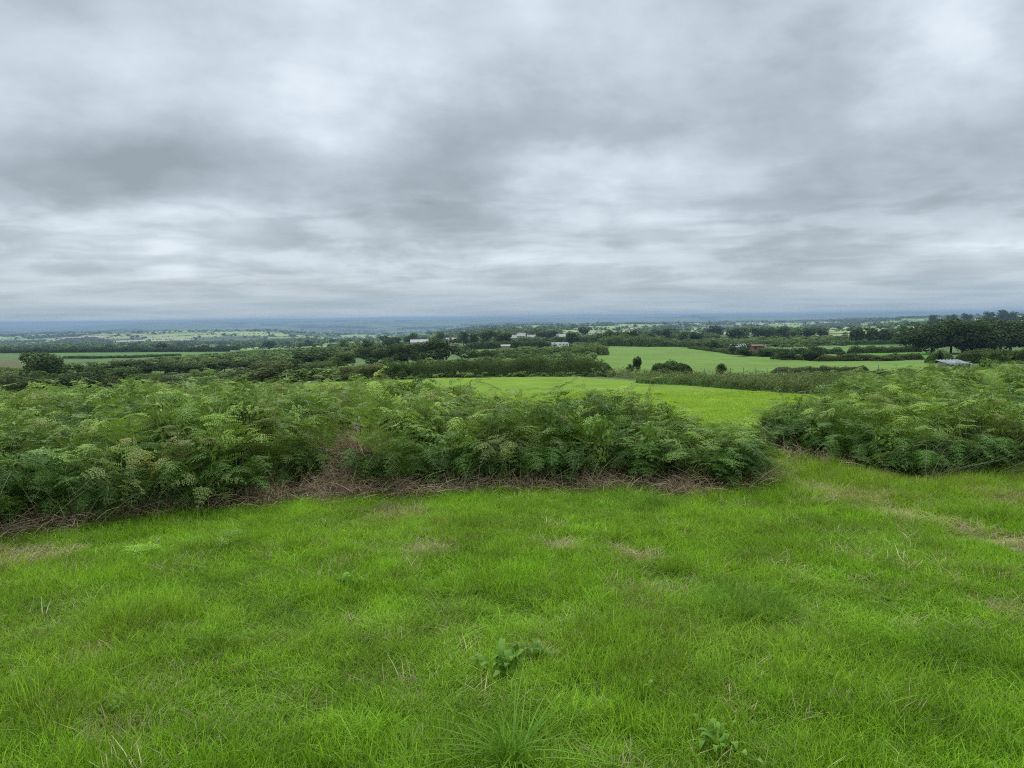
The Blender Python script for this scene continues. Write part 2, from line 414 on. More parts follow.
# dry / worn ground on the near field, in plan (metres)
WORN = [G(820, 492), G(870, 508), G(930, 522), G(990, 540), G(1060, 556)]
def worn_path(x, y):
    d = np.full(np.shape(x), 1e9)
    for (ax, ay), (bx, by) in zip(WORN[:-1], WORN[1:]):
        t = np.clip(((x - ax) * (bx - ax) + (y - ay) * (by - ay)) / ((bx - ax) ** 2 + (by - ay) ** 2), 0, 1)
        d = np.minimum(d, np.hypot(x - (ax + t * (bx - ax)), y - (ay + t * (by - ay))))
    return d
SPOTS = [(G(432, 552), 0.28), (G(560, 549), 0.22), (G(400, 515), 0.45), (G(20, 560), 0.5), (G(95, 655), 0.14), (G(545, 655), 0.16),
         (G(1010, 615), 0.25), (G(280, 700), 0.10), (G(640, 560), 0.2), (G(870, 500), 0.35), (G(1010, 500), 0.5), (G(960, 470), 0.3)]
BARE = [(G(985, 543), 0.42), (G(1015, 549), 0.38), (G(1050, 556), 0.4)]
def dryness(x, y):
    d = 1 - sstep(0.12, 0.42, worn_path(x, y))
    d = d * 0.42 * (0.4 + 1.2 * vnoise(x / .3, y / .3, 222))
    for (sx, sy), r in SPOTS:
        d = np.maximum(d, 0.6 * (1 - sstep(0.3 * r, r, np.hypot(x - sx, (y - sy) * 0.9))))
    return d
def bareness(x, y):
    d = np.zeros(np.shape(x))
    for (sx, sy), r in BARE:
        d = np.maximum(d, 1 - sstep(0.45 * r, r, np.hypot((x - sx) * 0.8, (y - sy) * 1.7) + 0.5 * (vnoise(x * 5, y * 5, 4) - .4) + 0.25 * (vnoise(x * 14, y * 14, 5) - .5)))
    return d

# ground sheet
ang = np.concatenate([np.linspace(-180, -46, 60, endpoint=False), np.linspace(-46, 46, 520, endpoint=False), np.linspace(46, 180, 60, endpoint=False)])
ang = np.radians(ang)
rr = np.concatenate([[0.3, 0.8, 1.4], np.geomspace(1.9, 14, 170), np.geomspace(14.3, 18000, 420)])
AA, RR = np.meshgrid(ang, rr)
GX = (RR * np.sin(AA)).ravel(); GY = (RR * np.cos(AA)).ravel()
GZ = height(GX, GY)
na, nr = len(ang), len(rr)
i = np.arange(nr - 1)[:, None]; j = np.arange(na)[None]; j2 = (j + 1) % na
F = np.stack([i * na + j, (i + 1) * na + j, (i + 1) * na + j2, i * na + j2], -1).reshape(-1, 4)[:, ::-1]
V = np.stack([GX, GY, GZ], 1)
V = np.concatenate([V, [[0, 0, hz1(0, 0)]]]); cidx = len(V) - 1
Fc = np.stack([np.full(na, cidx), np.arange(na), (np.arange(na) + 1) % na], 1)[:, ::-1]

M_ground = mat("ground"); nt = M_ground.node_tree; L = nt.links.new
at = nn(nt, 'ShaderNodeAttribute', attribute_name='sward')
bt = nn(nt, 'ShaderNodeAttribute', attribute_name='bare')
ge = nn(nt, 'ShaderNodeNewGeometry')
def gnoise(scale, detail, sc3=(1, 1, 1)):
    m = nn(nt, 'ShaderNodeMapping'); m.inputs['Scale'].default_value = sc3; nt.links.new(ge.outputs['Position'], m.inputs[0])
    n = nn(nt, 'ShaderNodeTexNoise', inp={'Scale': scale, 'Detail': detail, 'Roughness': 0.65}); nt.links.new(m.outputs[0], n.inputs['Vector'])
    return n.outputs['Fac']
gA = gnoise(0.35, 8); gB = gnoise(6.0, 6)
gC = gnoise(0.06, 4, (1, 0.35, 1))
f1 = math_n(nt, 'MULTIPLY_ADD', gA, 0.9, 0.50)
f2 = math_n(nt, 'MULTIPLY_ADD', gB, 0.7, 0.65)
f3 = math_n(nt, 'MULTIPLY_ADD', gC, 0.5, 0.75)
ff = math_n(nt, 'MULTIPLY', math_n(nt, 'MULTIPLY', f1, f2), f3)
sv = nn(nt, 'ShaderNodeVectorMath', operation='SCALE'); L(at.outputs['Color'], sv.inputs[0]); L(ff, sv.inputs['Scale'])
soil = ramp(nt, gB, [(0.3, (0.20, 0.14, 0.08)), (0.7, (0.42, 0.34, 0.22))])
colr = mixc(nt, bt.outputs['Fac'], sv.outputs[0], soil)
pr = nn(nt, 'ShaderNodeBsdfPrincipled', inp={'Roughness': 0.95, 'Specular IOR Level': 0.1}); L(colr, pr.inputs['Base Color'])
bp = nn(nt, 'ShaderNodeBump', inp={'Strength': 0.6, 'Distance': 0.06}); L(gB, bp.inputs['Height']); L(bp.outputs[0], pr.inputs['Normal'])
L(pr.outputs[0], nn(nt, 'ShaderNodeOutputMaterial').inputs[0])

me = mesh_np("ground", V, [F, Fc], [M_ground], True)
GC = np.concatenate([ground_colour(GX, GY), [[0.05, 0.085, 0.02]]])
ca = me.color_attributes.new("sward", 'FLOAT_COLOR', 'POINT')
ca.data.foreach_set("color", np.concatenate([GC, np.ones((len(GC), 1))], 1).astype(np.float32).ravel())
fa = me.attributes.new("bare", 'FLOAT', 'POINT')
fa.data.foreach_set("value", np.concatenate([bareness(GX, GY), [0]]).astype(np.float32))
ground = link("ground", me); tag(ground, "green farmland falling away from the near field to far blue hills", "ground", kind='structure')

# ------------------------------------------------------------------ scatter of stuff
def proto_coll(name, meshes):
    c = bpy.data.collections.new(name)
    for k, m in enumerate(meshes):
        c.objects.link(bpy.data.objects.new("%s_%02d" % (name, k), m))
    return c
def scatter(name, label, cat, P, S, R, tint, idx, coll, kind='stuff'):
    """one object of stuff: small plants growing at the given points"""
    me = bpy.data.meshes.new(name); n = len(P)
    me.vertices.add(n); me.vertices.foreach_set("co", np.asarray(P, np.float32).ravel())
    a = me.attributes.new("scl", 'FLOAT_VECTOR', 'POINT'); a.data.foreach_set("vector", np.asarray(S, np.float32).ravel())
    a = me.attributes.new("rot", 'FLOAT_VECTOR', 'POINT'); a.data.foreach_set("vector", np.asarray(R, np.float32).ravel())
    a = me.attributes.new("tint", 'FLOAT', 'POINT'); a.data.foreach_set("value", np.asarray(tint, np.float32))
    a = me.attributes.new("pick", 'INT', 'POINT'); a.data.foreach_set("value", np.asarray(idx, np.int32))
    me.update()
    o = link(name, me)
    ng = bpy.data.node_groups.new(name, 'GeometryNodeTree')
    ng.interface.new_socket("Geometry", in_out='INPUT', socket_type='NodeSocketGeometry')
    ng.interface.new_socket("Geometry", in_out='OUTPUT', socket_type='NodeSocketGeometry')
    gi = ng.nodes.new('NodeGroupInput'); go = ng.nodes.new('NodeGroupOutput')
    ci = ng.nodes.new('GeometryNodeCollectionInfo'); ci.inputs['Collection'].default_value = coll
    ci.inputs['Separate Children'].default_value = True; ci.inputs['Reset Children'].default_value = True
    ip = ng.nodes.new('GeometryNodeInstanceOnPoints'); ip.inputs['Pick Instance'].default_value = True
    def at_(nm, ty):
        q = ng.nodes.new('GeometryNodeInputNamedAttribute'); q.data_type = ty; q.inputs['Name'].default_value = nm; return q.outputs['Attribute']
    er = ng.nodes.new('FunctionNodeEulerToRotation')
    ng.links.new(gi.outputs[0], ip.inputs['Points']); ng.links.new(ci.outputs[0], ip.inputs['Instance'])
    ng.links.new(at_("pick", 'INT'), ip.inputs['Instance Index'])
    ng.links.new(at_("rot", 'FLOAT_VECTOR'), er.inputs[0]); ng.links.new(er.outputs[0], ip.inputs['Rotation'])
    ng.links.new(at_("scl", 'FLOAT_VECTOR'), ip.inputs['Scale'])
    ng.links.new(ip.outputs[0], go.inputs[0])
    md = o.modifiers.new("growth", 'NODES'); md.node_group = ng
    tag(o, label, cat, kind=kind)
    return o

# --- blades of grass
def blades(n, rad_, hmin, hmax, wid, lean, seed, seg=3, mats=None):
    r = np.random.default_rng(seed)
    rho = rad_ * np.sqrt(r.random(n)); th = r.random(n) * 2 * np.pi
    bx = rho * np.cos(th); by = rho * np.sin(th)
    hh = hmin + (hmax - hmin) * r.random(n) ** 1.3
    d = th + r.normal(0, 1.3, n); ln = lean * (0.25 + r.random(n) ** 1.5 * 1.3)
    fa_ = d + r.normal(0, 0.7, n) + np.pi / 2
    wd = wid * (0.6 + 0.8 * r.random(n))
    t = np.linspace(0, 1, seg + 1)
    Vs = []
    for k, tt in enumerate(t):
        out = hh * ln * tt ** 1.9
        zz = hh * (tt - 0.28 * ln * tt ** 2.2)
        cx = bx + np.cos(d) * out; cy_ = by + np.sin(d) * out
        ww = wd * (1 - tt ** 1.6) * 0.5 + 0.0003
        Vs.append(np.stack([cx - np.cos(fa_) * ww, cy_ - np.sin(fa_) * ww, zz - 0.01], 1))
        Vs.append(np.stack([cx + np.cos(fa_) * ww, cy_ + np.sin(fa_) * ww, zz - 0.01], 1))
    V = np.stack(Vs, 1)  # n, 2(seg+1), 3
    m = 2 * (seg + 1); base = np.arange(n)[:, None] * m
    F = np.concatenate([base + np.array([[2 * k, 2 * k + 1, 2 * k + 3, 2 * k + 2]]) for k in range(seg)], 0)
    return V.reshape(-1, 3), F

# outlines of the bracken, in plan
LP = [(-16, 3.2), (-9, 5.0), G(0, 537), G(80, 530), G(160, 522), G(240, 506), G(310, 498), G(380, 497), G(450, 495), G(540, 492), G(620, 490), G(700, 490), G(755, 486),
      (3.0, 9.0), (2.6, 9.9), (1.6, 10.6), (0.2, 11.3), (-1.2, 12.5), (-2.4, 15.5), (-3.2, 20.0), (-8, 23), (-16, 24), (-26, 22)]
RP = [G(768, 452), G(800, 458), G(840, 466), G(890, 476), G(935, 484), G(985, 480), G(1030, 476), (9.5, 8.9), (16, 9.2), (34, 14), (34, 33), (14, 33), (12.5, 26), (9.5, 18.5), (6.2, 14.2), (4.6, 13.2)]
def edge_dist(x, y, poly):
    d = np.full(np.shape(x), 1e9)
    for k in range(len(poly)):
        ax, ay = poly[k]; bx, by = poly[(k + 1) % len(poly)]
        t = np.clip(((x - ax) * (bx - ax) + (y - ay) * (by - ay)) / ((bx - ax) ** 2 + (by - ay) ** 2), 0, 1)
        d = np.minimum(d, np.hypot(x - (ax + t * (bx - ax)), y - (ay + t * (by - ay))))
    return d
def wob(x, y):
    return (x + 0.55 * (vnoise(x / 1.1, y / 1.1, 201) - .5) + 0.28 * (vnoise(x / .35, y / .35, 203) - .5),
            y + 0.60 * (vnoise(x / 1.1, y / 1.1, 205) - .5) + 0.30 * (vnoise(x / .35, y / .35, 207) - .5))
def in_b(x, y, poly): return inpoly(*wob(x, y), poly)
def edge_b(x, y, poly): return edge_dist(*wob(x, y), poly)
def in_bracken(x, y): return in_b(x, y, LP) | in_b(x, y, RP)

def tri_cloud(n, x0, x1, y0, y1):
    return RNG.uniform(x0, x1, n), RNG.uniform(y0, y1, n)
def in_view(x, y, side=1.2, k=0.80):
    return (np.abs(x) < k * y + side)

# near lawn
tufts = []
for k in range(8):
    V_, F_ = blades(60, 0.085, 0.045, 0.112, 0.0040, 0.66, 100 + k)
    tufts.append(mesh_np("grass_tuft", V_, F_, [M_grass]))
for k in range(3):
    V_, F_ = blades(40, 0.10, 0.05, 0.12, 0.004, 1.1, 130 + k)
    tufts.append(mesh_np("dry_tuft", V_, F_, [M_dry]))
for k in range(2):   # flat dead thatch between the blades
    V_, F_ = blades(34, 0.09, 0.03, 0.075, 0.004, 1.9, 140 + k)
    tufts.append(mesh_np("thatch_tuft", V_, F_, [M_dry]))
for k in range(3):
    V_, F_ = blades(22, 0.05, 0.10, 0.18, 0.0045, 0.9, 150 + k, 4)
    tufts.append(mesh_np("tall_tuft", V_, F_, [M_grass]))
c_tufts = proto_coll("tuft", tufts)
def lawn():
    xs, ys = [], []
    for (y0, y1, dens) in ((1.6, 4.5, 460), (4.5, 7.5, 340), (7.5, 11, 240), (11, 14.5, 120)):
        xm = 0.82 * y1 + 1.5; n = int(dens * 2 * xm * (y1 - y0))
        x, y = tri_cloud(n, -xm, xm, y0, y1); m = in_view(x, y); xs.append(x[m]); ys.append(y[m])
    x = np.concatenate(xs); y = np.concatenate(ys)
    ins = in_bracken(x, y); e = np.where(ins, np.minimum(edge_b(x, y, LP), edge_b(x, y, RP)), 0)
    dr = dryness(x, y); ba = bareness(x, y)
    keep = (~ins | (e < 0.75 * vnoise(x * 2.3, y * 2.3, 12) + 0.05)) & (RNG.random(len(x)) > ba * 1.1)
    keep &= RNG.random(len(x)) > 0.35 * dr
    x, y, dr, ba = x[keep], y[keep], dr[keep], ba[keep]; n = len(x)
    clump = fbm(x / 0.55, y / 0.55, 60, 3); big = fbm(x / 2.4, y / 2.4, 61, 2)
    bed = np.minimum(edge_b(x, y, LP), edge_b(x, y, RP))
    h = (0.22 + 1.35 * clump) * (0.75 + 0.5 * big)
    h *= 1 - 0.45 * dr
    # longer rough grass in the gateway and along the right-hand bracken
    gate = np.exp(-((x - 3.4) ** 2 / 1.6 + (y - 9.6) ** 2 / 3.2))
    rough = np.maximum(gate, np.exp(-(edge_b(x, y, RP) / 0.55) ** 2))
    h *= 1 + 0.9 * rough
    pick = RNG.integers(0, 8, n)
    r = RNG.random(n)
    pd = np.clip(0.02 + 0.75 * dr + 0.10 * rough + 0.10 * sstep(0.60, 0.75, fbm(x / 0.8, y / 0.8, 90, 2)), 0, 0.85)
    pick = np.where(r < pd, 8 + RNG.integers(0, 3, n), pick)
    pick = np.where((r > pd) & (r < pd + 0.035), 11 + RNG.integers(0, 2, n), pick)
    pick = np.where(r > 0.994 - 0.012 * sstep(0.5, 0.8, clump), 13 + RNG.integers(0, 3, n), pick)
    tint = np.clip(0.25 * (fbm(x / 1.3, y / 1.3, 66, 3) - 0.42) + RNG.normal(0.04, 0.05, n) + 0.35 * dr + 0.12 * rough, 0, 0.8)
    s = 1.0 + 0.25 * RNG.normal(0, 1, n) * 0.6
    S = np.stack([np.clip(s, 0.6, 1.5) * 1.05, np.clip(s, 0.6, 1.5) * 1.05, np.clip(h, 0.35, 2.4) * np.clip(s, 0.7, 1.4)], 1)
    R = np.stack([RNG.normal(0, 0.12, n), RNG.normal(0, 0.12, n), RNG.uniform(0, 6.28, n)], 1)
    P = np.stack([x, y, height(x, y) - 0.004], 1)
    scatter("grass", "thick green meadow grass covering the near field", "grass", P, S, R, tint, pick, c_tufts)
lawn()

# short sward of the bright field through the gateway
short = []
for k in range(5):
    V_, F_ = blades(60, 0.22, 0.05, 0.10, 0.012, 0.8, 170 + k, 2)
    short.append(mesh_np("short_tuft", V_, F_, [M_mown]))
c_short = proto_coll("short_tuft", short)
def sward():
    xs, ys = [], []
    for (y0, y1, dens) in ((12.5, 20, 34), (20, 32, 18), (32, 60, 9)):
        x0 = -0.08 * y1 - 2; x1 = 0.42 * y1 + 1.5
        n = int(dens * (x1 - x0) * (y1 - y0)); x, y = tri_cloud(n, x0, x1, y0, y1); xs.append(x); ys.append(y)
    x = np.concatenate(xs); y = np.concatenate(ys); u = 512 + FPX * x / y
    keep = ~in_bracken(x, y) & inpoly(u, y, FIELDS[0][0]) & (u > 400) & (RNG.random(len(x)) > sstep(22, 60, y))
    x, y = x[keep], y[keep]; n = len(x)
    s = 1 + 0.2 * RNG.normal(0, 1, n); s = np.clip(s * (1 + (y - 12) / 60), 0.6, 2.2)
    h = 0.5 + 0.8 * fbm(x / 3, y / 3, 71, 2)
    S = np.stack([s, s, s * h], 1); R = np.stack([np.zeros(n), np.zeros(n), RNG.uniform(0, 6.28, n)], 1)
    scatter("short_grass", "bright yellow-green grazed grass of the field beyond the gateway", "grass", np.stack([x, y, height(x, y) - 0.01], 1), S, R,
            np.clip(0.5 * (fbm(x / 2.2, y / 1.0, 72, 3) - 0.4), 0, 0.5), RNG.integers(0, 5, n), c_short)
sward()

def leaf_quads(C, N, size, r):
    n = len(C)
    N = N + r.normal(0, 0.38, (n, 3)); N /= np.linalg.norm(N, axis=1)[:, None] + 1e-9
    ref = r.normal(0, 1, (n, 3)); A = np.cross(N, ref); A /= np.linalg.norm(A, axis=1)[:, None] + 1e-9
    B = np.cross(N, A); s = size * r.uniform(0.55, 1.25, n)[:, None]
    V = np.stack([C - A * s, C - B * s * 0.62 + N * s * 0.12, C + A * s, C + B * s * 0.62 - N * s * 0.1], 1).reshape(-1, 3)
    return V, np.arange(4 * n).reshape(-1, 4)
def crown_np(seed, faces, size, low=0.1, spread=1.0, lobes=16, flat=1.0, lean=0.0):
    """unit crown: width 1, from z=low to z=1"""
    r = np.random.default_rng(seed); cs, rs = [], []
    hz_ = (1 - low) / 2; zc_ = low + hz_
    for k in range(lobes):
        d = r.normal(0, 1, 3); d /= np.linalg.norm(d); q = r.uniform(0.35, 0.86)
        cs.append((d[0] * 0.5 * q * spread + lean * d[2] * 0.1, d[1] * 0.5 * q, zc_ + d[2] * hz_ * q * flat)); rs.append(r.uniform(0.10, 0.22))
    cs = np.array(cs); rs = np.array(rs)
    k = r.choice(lobes, faces, p=rs ** 2 / (rs ** 2).sum())
    d = r.normal(0, 1, (faces, 3)); d /= np.linalg.norm(d, axis=1)[:, None]
    q = 0.6 + 0.4 * r.random(faces) ** 0.5
    rad3 = np.stack([rs[k], rs[k], rs[k] * (2 * hz_) * 1.0], 1)
    q = q * (1 + 0.22 * (vnoise(d[:, 0] * 3 + k * 7, d[:, 2] * 3 + d[:, 1] * 2, seed) - 0.3))
    C = cs[k] + d * rad3 * q[:, None]
    C[:, 2] = np.clip(C[:, 2], low * 0.6, 1.0 + 0.03 * r.random(faces))
    N = d * 0.8 + np.array([0, 0, 0.35])
    return leaf_quads(C, N, size, r)

# --- bracken
def frond(a, base, azim, hgt, length, rise, droop, r, npair=11, leaf=0.30, stem_r=0.0045):
    """a stalk that arches over into a three-times-divided blade; leaf-lets are small pointed quads"""
    n = 26; t = np.linspace(0, 1, n)
    dirh = np.array([math.cos(azim), math.sin(azim), 0.0])
    sag = np.clip((t - 0.35) / 0.65, 0, 1)
    out = 0.10 * t * length + length * sag ** 1.5 * 0.95
    zz = hgt * (np.minimum(t / 0.72, 1) * 0.9 + 0.1 * t) + rise * sag - droop * sag ** 2.4
    P = np.asarray(base)[None] + out[:, None] * dirh + np.stack([np.zeros(n), np.zeros(n), zz], 1)
    wob = r.normal(0, 0.01, 3); P += np.outer(np.sin(t * 3.1), wob)
    tube(stemacc, P, stem_r * (1 - 0.75 * t), 3)
    Vs, Fs = [], []; cnt = 0
    side = np.array([-dirh[1], dirh[0], 0.0])
    for k in range(npair):
        q = k / (npair - 1); tt = 0.42 + 0.56 * q ** 0.9
        f = tt * (n - 1); i0 = int(f); fr = f - i0
        p = P[i0] * (1 - fr) + P[min(i0 + 1, n - 1)] * fr
        T = P[min(i0 + 1, n - 1)] - P[i0]; T /= np.linalg.norm(T) + 1e-9
        N = np.cross(side, T); N /= np.linalg.norm(N) + 1e-9
        if N[2] < 0: N = -N
        ln = leaf * (1 - q) ** 0.8 * (0.9 + 0.2 * r.random()) + 0.025
        for sgn in (-1, 1):
            if r.random() < 0.08: continue
            D = side * sgn * 0.92 + T * 0.38 + N * r.normal(0.06, 0.14); D /= np.linalg.norm(D)
            cd = r.uniform(0.10, 0.38)
            m = max(3, int(ln / 0.019))
            s = (np.arange(m) + 0.6) / m
            C = p + (ln * s)[:, None] * D - N * (cd * ln * s ** 2)[:, None]
            W = (0.15 * ln + 0.008) * (1 - s) ** 0.75 * (0.85 + 0.3 * r.random(m)) + 0.006
            W = np.minimum(W, 0.075)
            E = T - D * np.dot(T, D); E /= np.linalg.norm(E) + 1e-9
            th = ln / m * 0.44
            for s2 in (-1, 1):
                tip = C + (E * s2 * 0.93 + D * 0.36) * W[:, None] - N * (W * r.uniform(0.0, 0.35))[:, None] + r.normal(0, 0.002, (m, 3))
                md_ = (C + tip) / 2
                b0 = C - D * th * 0.4; b1 = md_ - D * th + N * 0.002; b2 = tip; b3 = md_ + D * th * 1.1 + N * 0.002
                Q = np.stack([b0, b1, b2, b3], 1).reshape(-1, 3); Vs.append(Q)
                Fs.append(np.arange(m * 4).reshape(-1, 4) + cnt); cnt += m * 4
    a.add(np.concatenate(Vs), np.concatenate(Fs))
def merge2(A, B, name, mA, mB):
    VA = np.concatenate(A.V); VB = np.concatenate(B.V)
    FA = np.concatenate(A.F4); FB = np.concatenate(B.F4) + len(VA)
    return mesh_np(name, np.concatenate([VA, VB]), np.concatenate([FA, FB]), [mA, mB], False, [0] * len(FA) + [1] * len(FB))
plants = []
for k in range(9):                        # 0-8 full height plants, unit height about 1
    r = np.random.default_rng(300 + k); A = Acc(); stemacc = Acc()
    for q in range(2 if k % 3 else 3):
        az_ = r.uniform(0, 6.28)
        frond(A, (r.normal(0, 0.03), r.normal(0, 0.03), 0), az_, r.uniform(0.70, 0.92) if q == 0 else r.uniform(0.45, 0.75), r.uniform(0.30, 0.55), r.uniform(0.02, 0.22), r.uniform(0.04, 0.26), r, 9, r.uniform(0.18, 0.28))
    plants.append(merge2(A, stemacc, "bracken_plant", M_frond, M_stem))
for k in range(3):                        # 9-11 pale, brownish plants
    r = np.random.default_rng(330 + k); A = Acc(); stemacc = Acc()
    for q in range(3):
        frond(A, (r.normal(0, 0.03), r.normal(0, 0.03), 0), r.uniform(0, 6.28), r.uniform(0.6, 0.95), r.uniform(0.2, 0.4), 0.1, r.uniform(0.05, 0.3), r, 9, r.uniform(0.09, 0.15))
    plants.append(merge2(A, stemacc, "bracken_plant", M_frond_pale, M_stem))
for k in range(3):                        # 12-14 low fronds for the face of the bank
    r = np.random.default_rng(350 + k); A = Acc(); stemacc = Acc()
    for q in range(3):
        frond(A, (0, 0, 0), r.normal(-math.pi / 2, 0.9), r.uniform(0.45, 0.8), r.uniform(0.25, 0.42), 0.0, r.uniform(0.1, 0.3), r, 9, r.uniform(0.14, 0.22), 0.004)
    plants.append(merge2(A, stemacc, "bracken_plant", M_frond, M_stem))
for k in range(3):                        # 15-17 bare stalks
    r = np.random.default_rng(370 + k); A = Acc(); stemacc = Acc()
    for q in range(6):
        b0 = r.normal(0, 0.10, 2); l = r.normal(0, 0.28, 2); hh = r.uniform(0.35, 0.9); t = np.linspace(0, 1, 6)
        P = np.stack([b0[0] + l[0] * t ** 1.4, b0[1] + l[1] * t ** 1.4, hh * t], 1); tube(A, P, 0.0042 * (1 - 0.6 * t), 3)
    plants.append(A.mesh("stalks", [M_stem]))
M_bramb = leaf_mat("broad_leaf", (0.05, 0.10, 0.016), (0.12, 0.20, 0.035), 0.25, 0.5, (0.2, 0.28, 0.06), 0.2, ns=1.5)
for k in range(3):                        # 18-20 bramble and nettle growth among the bracken
    V_, F_ = crown_np(380 + k, 420, 0.045, 0.40, 1.0, 8)
    plants.append(mesh_np("bramble", V_, F_, [M_bramb]))
c_br = proto_coll("bracken", plants)
NONE_LEAF = 18

def bracken_height(x, y, right):
    n = 0.58 + 0.84 * fbm(x / 0.95, y / 0.95, 31, 3)
    if right:
        e = edge_b(x, y, RP); u = 512 + FPX * x / y
        h = 0.88 + 0.10 * sstep(0, 1.6, e) + 0.30 * sstep(12, 26, y)
        h *= 0.80 + 0.20 * sstep(790, 860, u)
    else:
        e = edge_b(x, y, LP)
        h = 0.95 + 0.03 * sstep(0, 1.4, e) - 0.03 * sstep(10, 20, y)
        h = h + 0.16 * sstep(-1.0, -3.2, x) * 0 + 0.10 * np.exp(-((x + 1.5) ** 2) / 0.8)
        h *= 1 - 0.30 * sstep(1.0, 2.7, x)
        for (mx_, my_, mr_, ma_) in ((-3.4, 8.6, 0.9, 0.12), (-4.6, 9.5, 0.5, -0.14), (-2.55, 9.0, 0.35, -0.2), (-1.9, 10.5, 0.7, 0.16), (-0.1, 9.4, 0.35, -0.14), (-5.6, 11, 0.8, 0.12), (-0.9, 10.6, .5, .10)):
            h = h * (1 + ma_ * np.exp(-((x - mx_) ** 2 + (y - my_) ** 2) / mr_ ** 2))
        h *= 1 + 0.14 * np.exp(-((x - 0.9) ** 2) / 0.5)
        h *= 1 - 0.22 * np.exp(-((x + 0.9 - 0.0) ** 2) / 0.10 - (y - 8.6) ** 2 / 0.9)
    return h * n
DIP = G(356, 487)   # where the bracken has collapsed into brown litter
def bracken(poly, right, dens, name, label):
    xs, ys = [], []
    P0 = np.array(poly); x0, y0 = P0.min(0); x1, y1 = P0.max(0)
    n = int(dens * (x1 - x0) * (y1 - y0)); x, y = tri_cloud(n, x0, x1, y0, y1)
    keep = in_b(x, y, poly) & in_view(x, y, 1.6, 0.78)
    keep &= RNG.random(n) < np.clip(1.25 - y / 34, 0.3, 1)
    x, y = x[keep], y[keep]
    e = edge_b(x, y, poly)
    dip = np.exp(-((x - DIP[0]) ** 2 / 0.11 + (y - DIP[1] - 0.1) ** 2 / 0.45))
    keep = (RNG.random(len(x)) > dip * 1.15) & (e > 0.05)
    x, y, e = x[keep], y[keep], e[keep]; n = len(x)
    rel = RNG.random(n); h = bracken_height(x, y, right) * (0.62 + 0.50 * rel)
    pick = RNG.integers(0, 9, n)
    pale = fbm(x / 1.2, y / 1.2, 35, 2) + 0.25 * np.exp(-((x + 2.1) ** 2 / 0.6 + (y - 8.7) ** 2 / 1.2)) + (0.12 * np.exp(-((x - 7) ** 2 / 4 + (y - 9.7) ** 2 / 1.2)) if right else 0)
    pick = np.where(RNG.random(n) < 0.55 * sstep(0.60, 0.78, pale) + 0.03, 9 + RNG.integers(0, 3, n), pick)
    pick = np.where(RNG.random(n) < 0.03 + 0.35 * sstep(0.58, 0.72, fbm(x / 0.7 + 9, y / 0.7, 45, 2)), 18 + RNG.integers(0, 3, n), pick)
    tint = np.clip(1.0 * rel ** 2.5 * RNG.random(n) ** 0.5 + 0.6 * (fbm(x / 0.9, y / 0.9, 37, 2) - 0.5), 0, 0.9)  # taller plants paler: young tips, plus a highlight put into the leaf colour
    S = np.stack([np.clip(0.75 + 0.25 * h, 0.6, 1.1) * np.where(pick > 17, 0.5, 1.0)] * 2 + [h * np.where(pick > 17, 0.92, 1.0)], 1)
    R = np.stack([RNG.normal(0, 0.2, n), RNG.normal(0, 0.2, n), RNG.uniform(0, 6.28, n)], 1)
    # face: low fronds and stalks leaning out of the front edge
    m = int(2400)
    fx, fy = tri_cloud(m * 12, x0, x1, y0, min(y1, 14)); k2 = in_b(fx, fy, poly) & in_view(fx, fy, 1.2); fx, fy = fx[k2], fy[k2]
    e2 = edge_b(fx, fy, poly); k2 = (e2 < 0.45); fx, fy, e2 = fx[k2][:m], fy[k2][:m], e2[k2][:m]
    dip2 = np.exp(-((fx - DIP[0]) ** 2 / 0.13 + (fy - DIP[1] - 0.1) ** 2 / 0.60)); k2 = RNG.random(len(fx)) > dip2
    fx, fy = fx[k2], fy[k2]; q = len(fx)
    fp = np.where(RNG.random(q) < 0.62, 12 + RNG.integers(0, 3, q), 15 + RNG.integers(0, 3, q))
    fs = RNG.uniform(0.55, 0.95, q)
    P = np.concatenate([np.stack([x, y, height(x, y)], 1), np.stack([fx, fy, height(fx, fy)], 1)])
    S = np.concatenate([S, np.stack([fs, fs, fs * (0.75 if right else 0.85)], 1)])
    R = np.concatenate([R, np.stack([RNG.normal(0.06, 0.12, q), RNG.normal(0, 0.15, q), RNG.normal(0, 0.5, q)], 1)])
    tint = np.concatenate([tint, np.clip(RNG.normal(0.0, 0.1, q), 0, 1)]); pick = np.concatenate([pick, fp])
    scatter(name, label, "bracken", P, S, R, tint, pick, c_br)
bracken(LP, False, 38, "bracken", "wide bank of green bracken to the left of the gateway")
bracken(RP, True, 34, "bracken", "bank of green bracken to the right of the gateway running back to the trees")

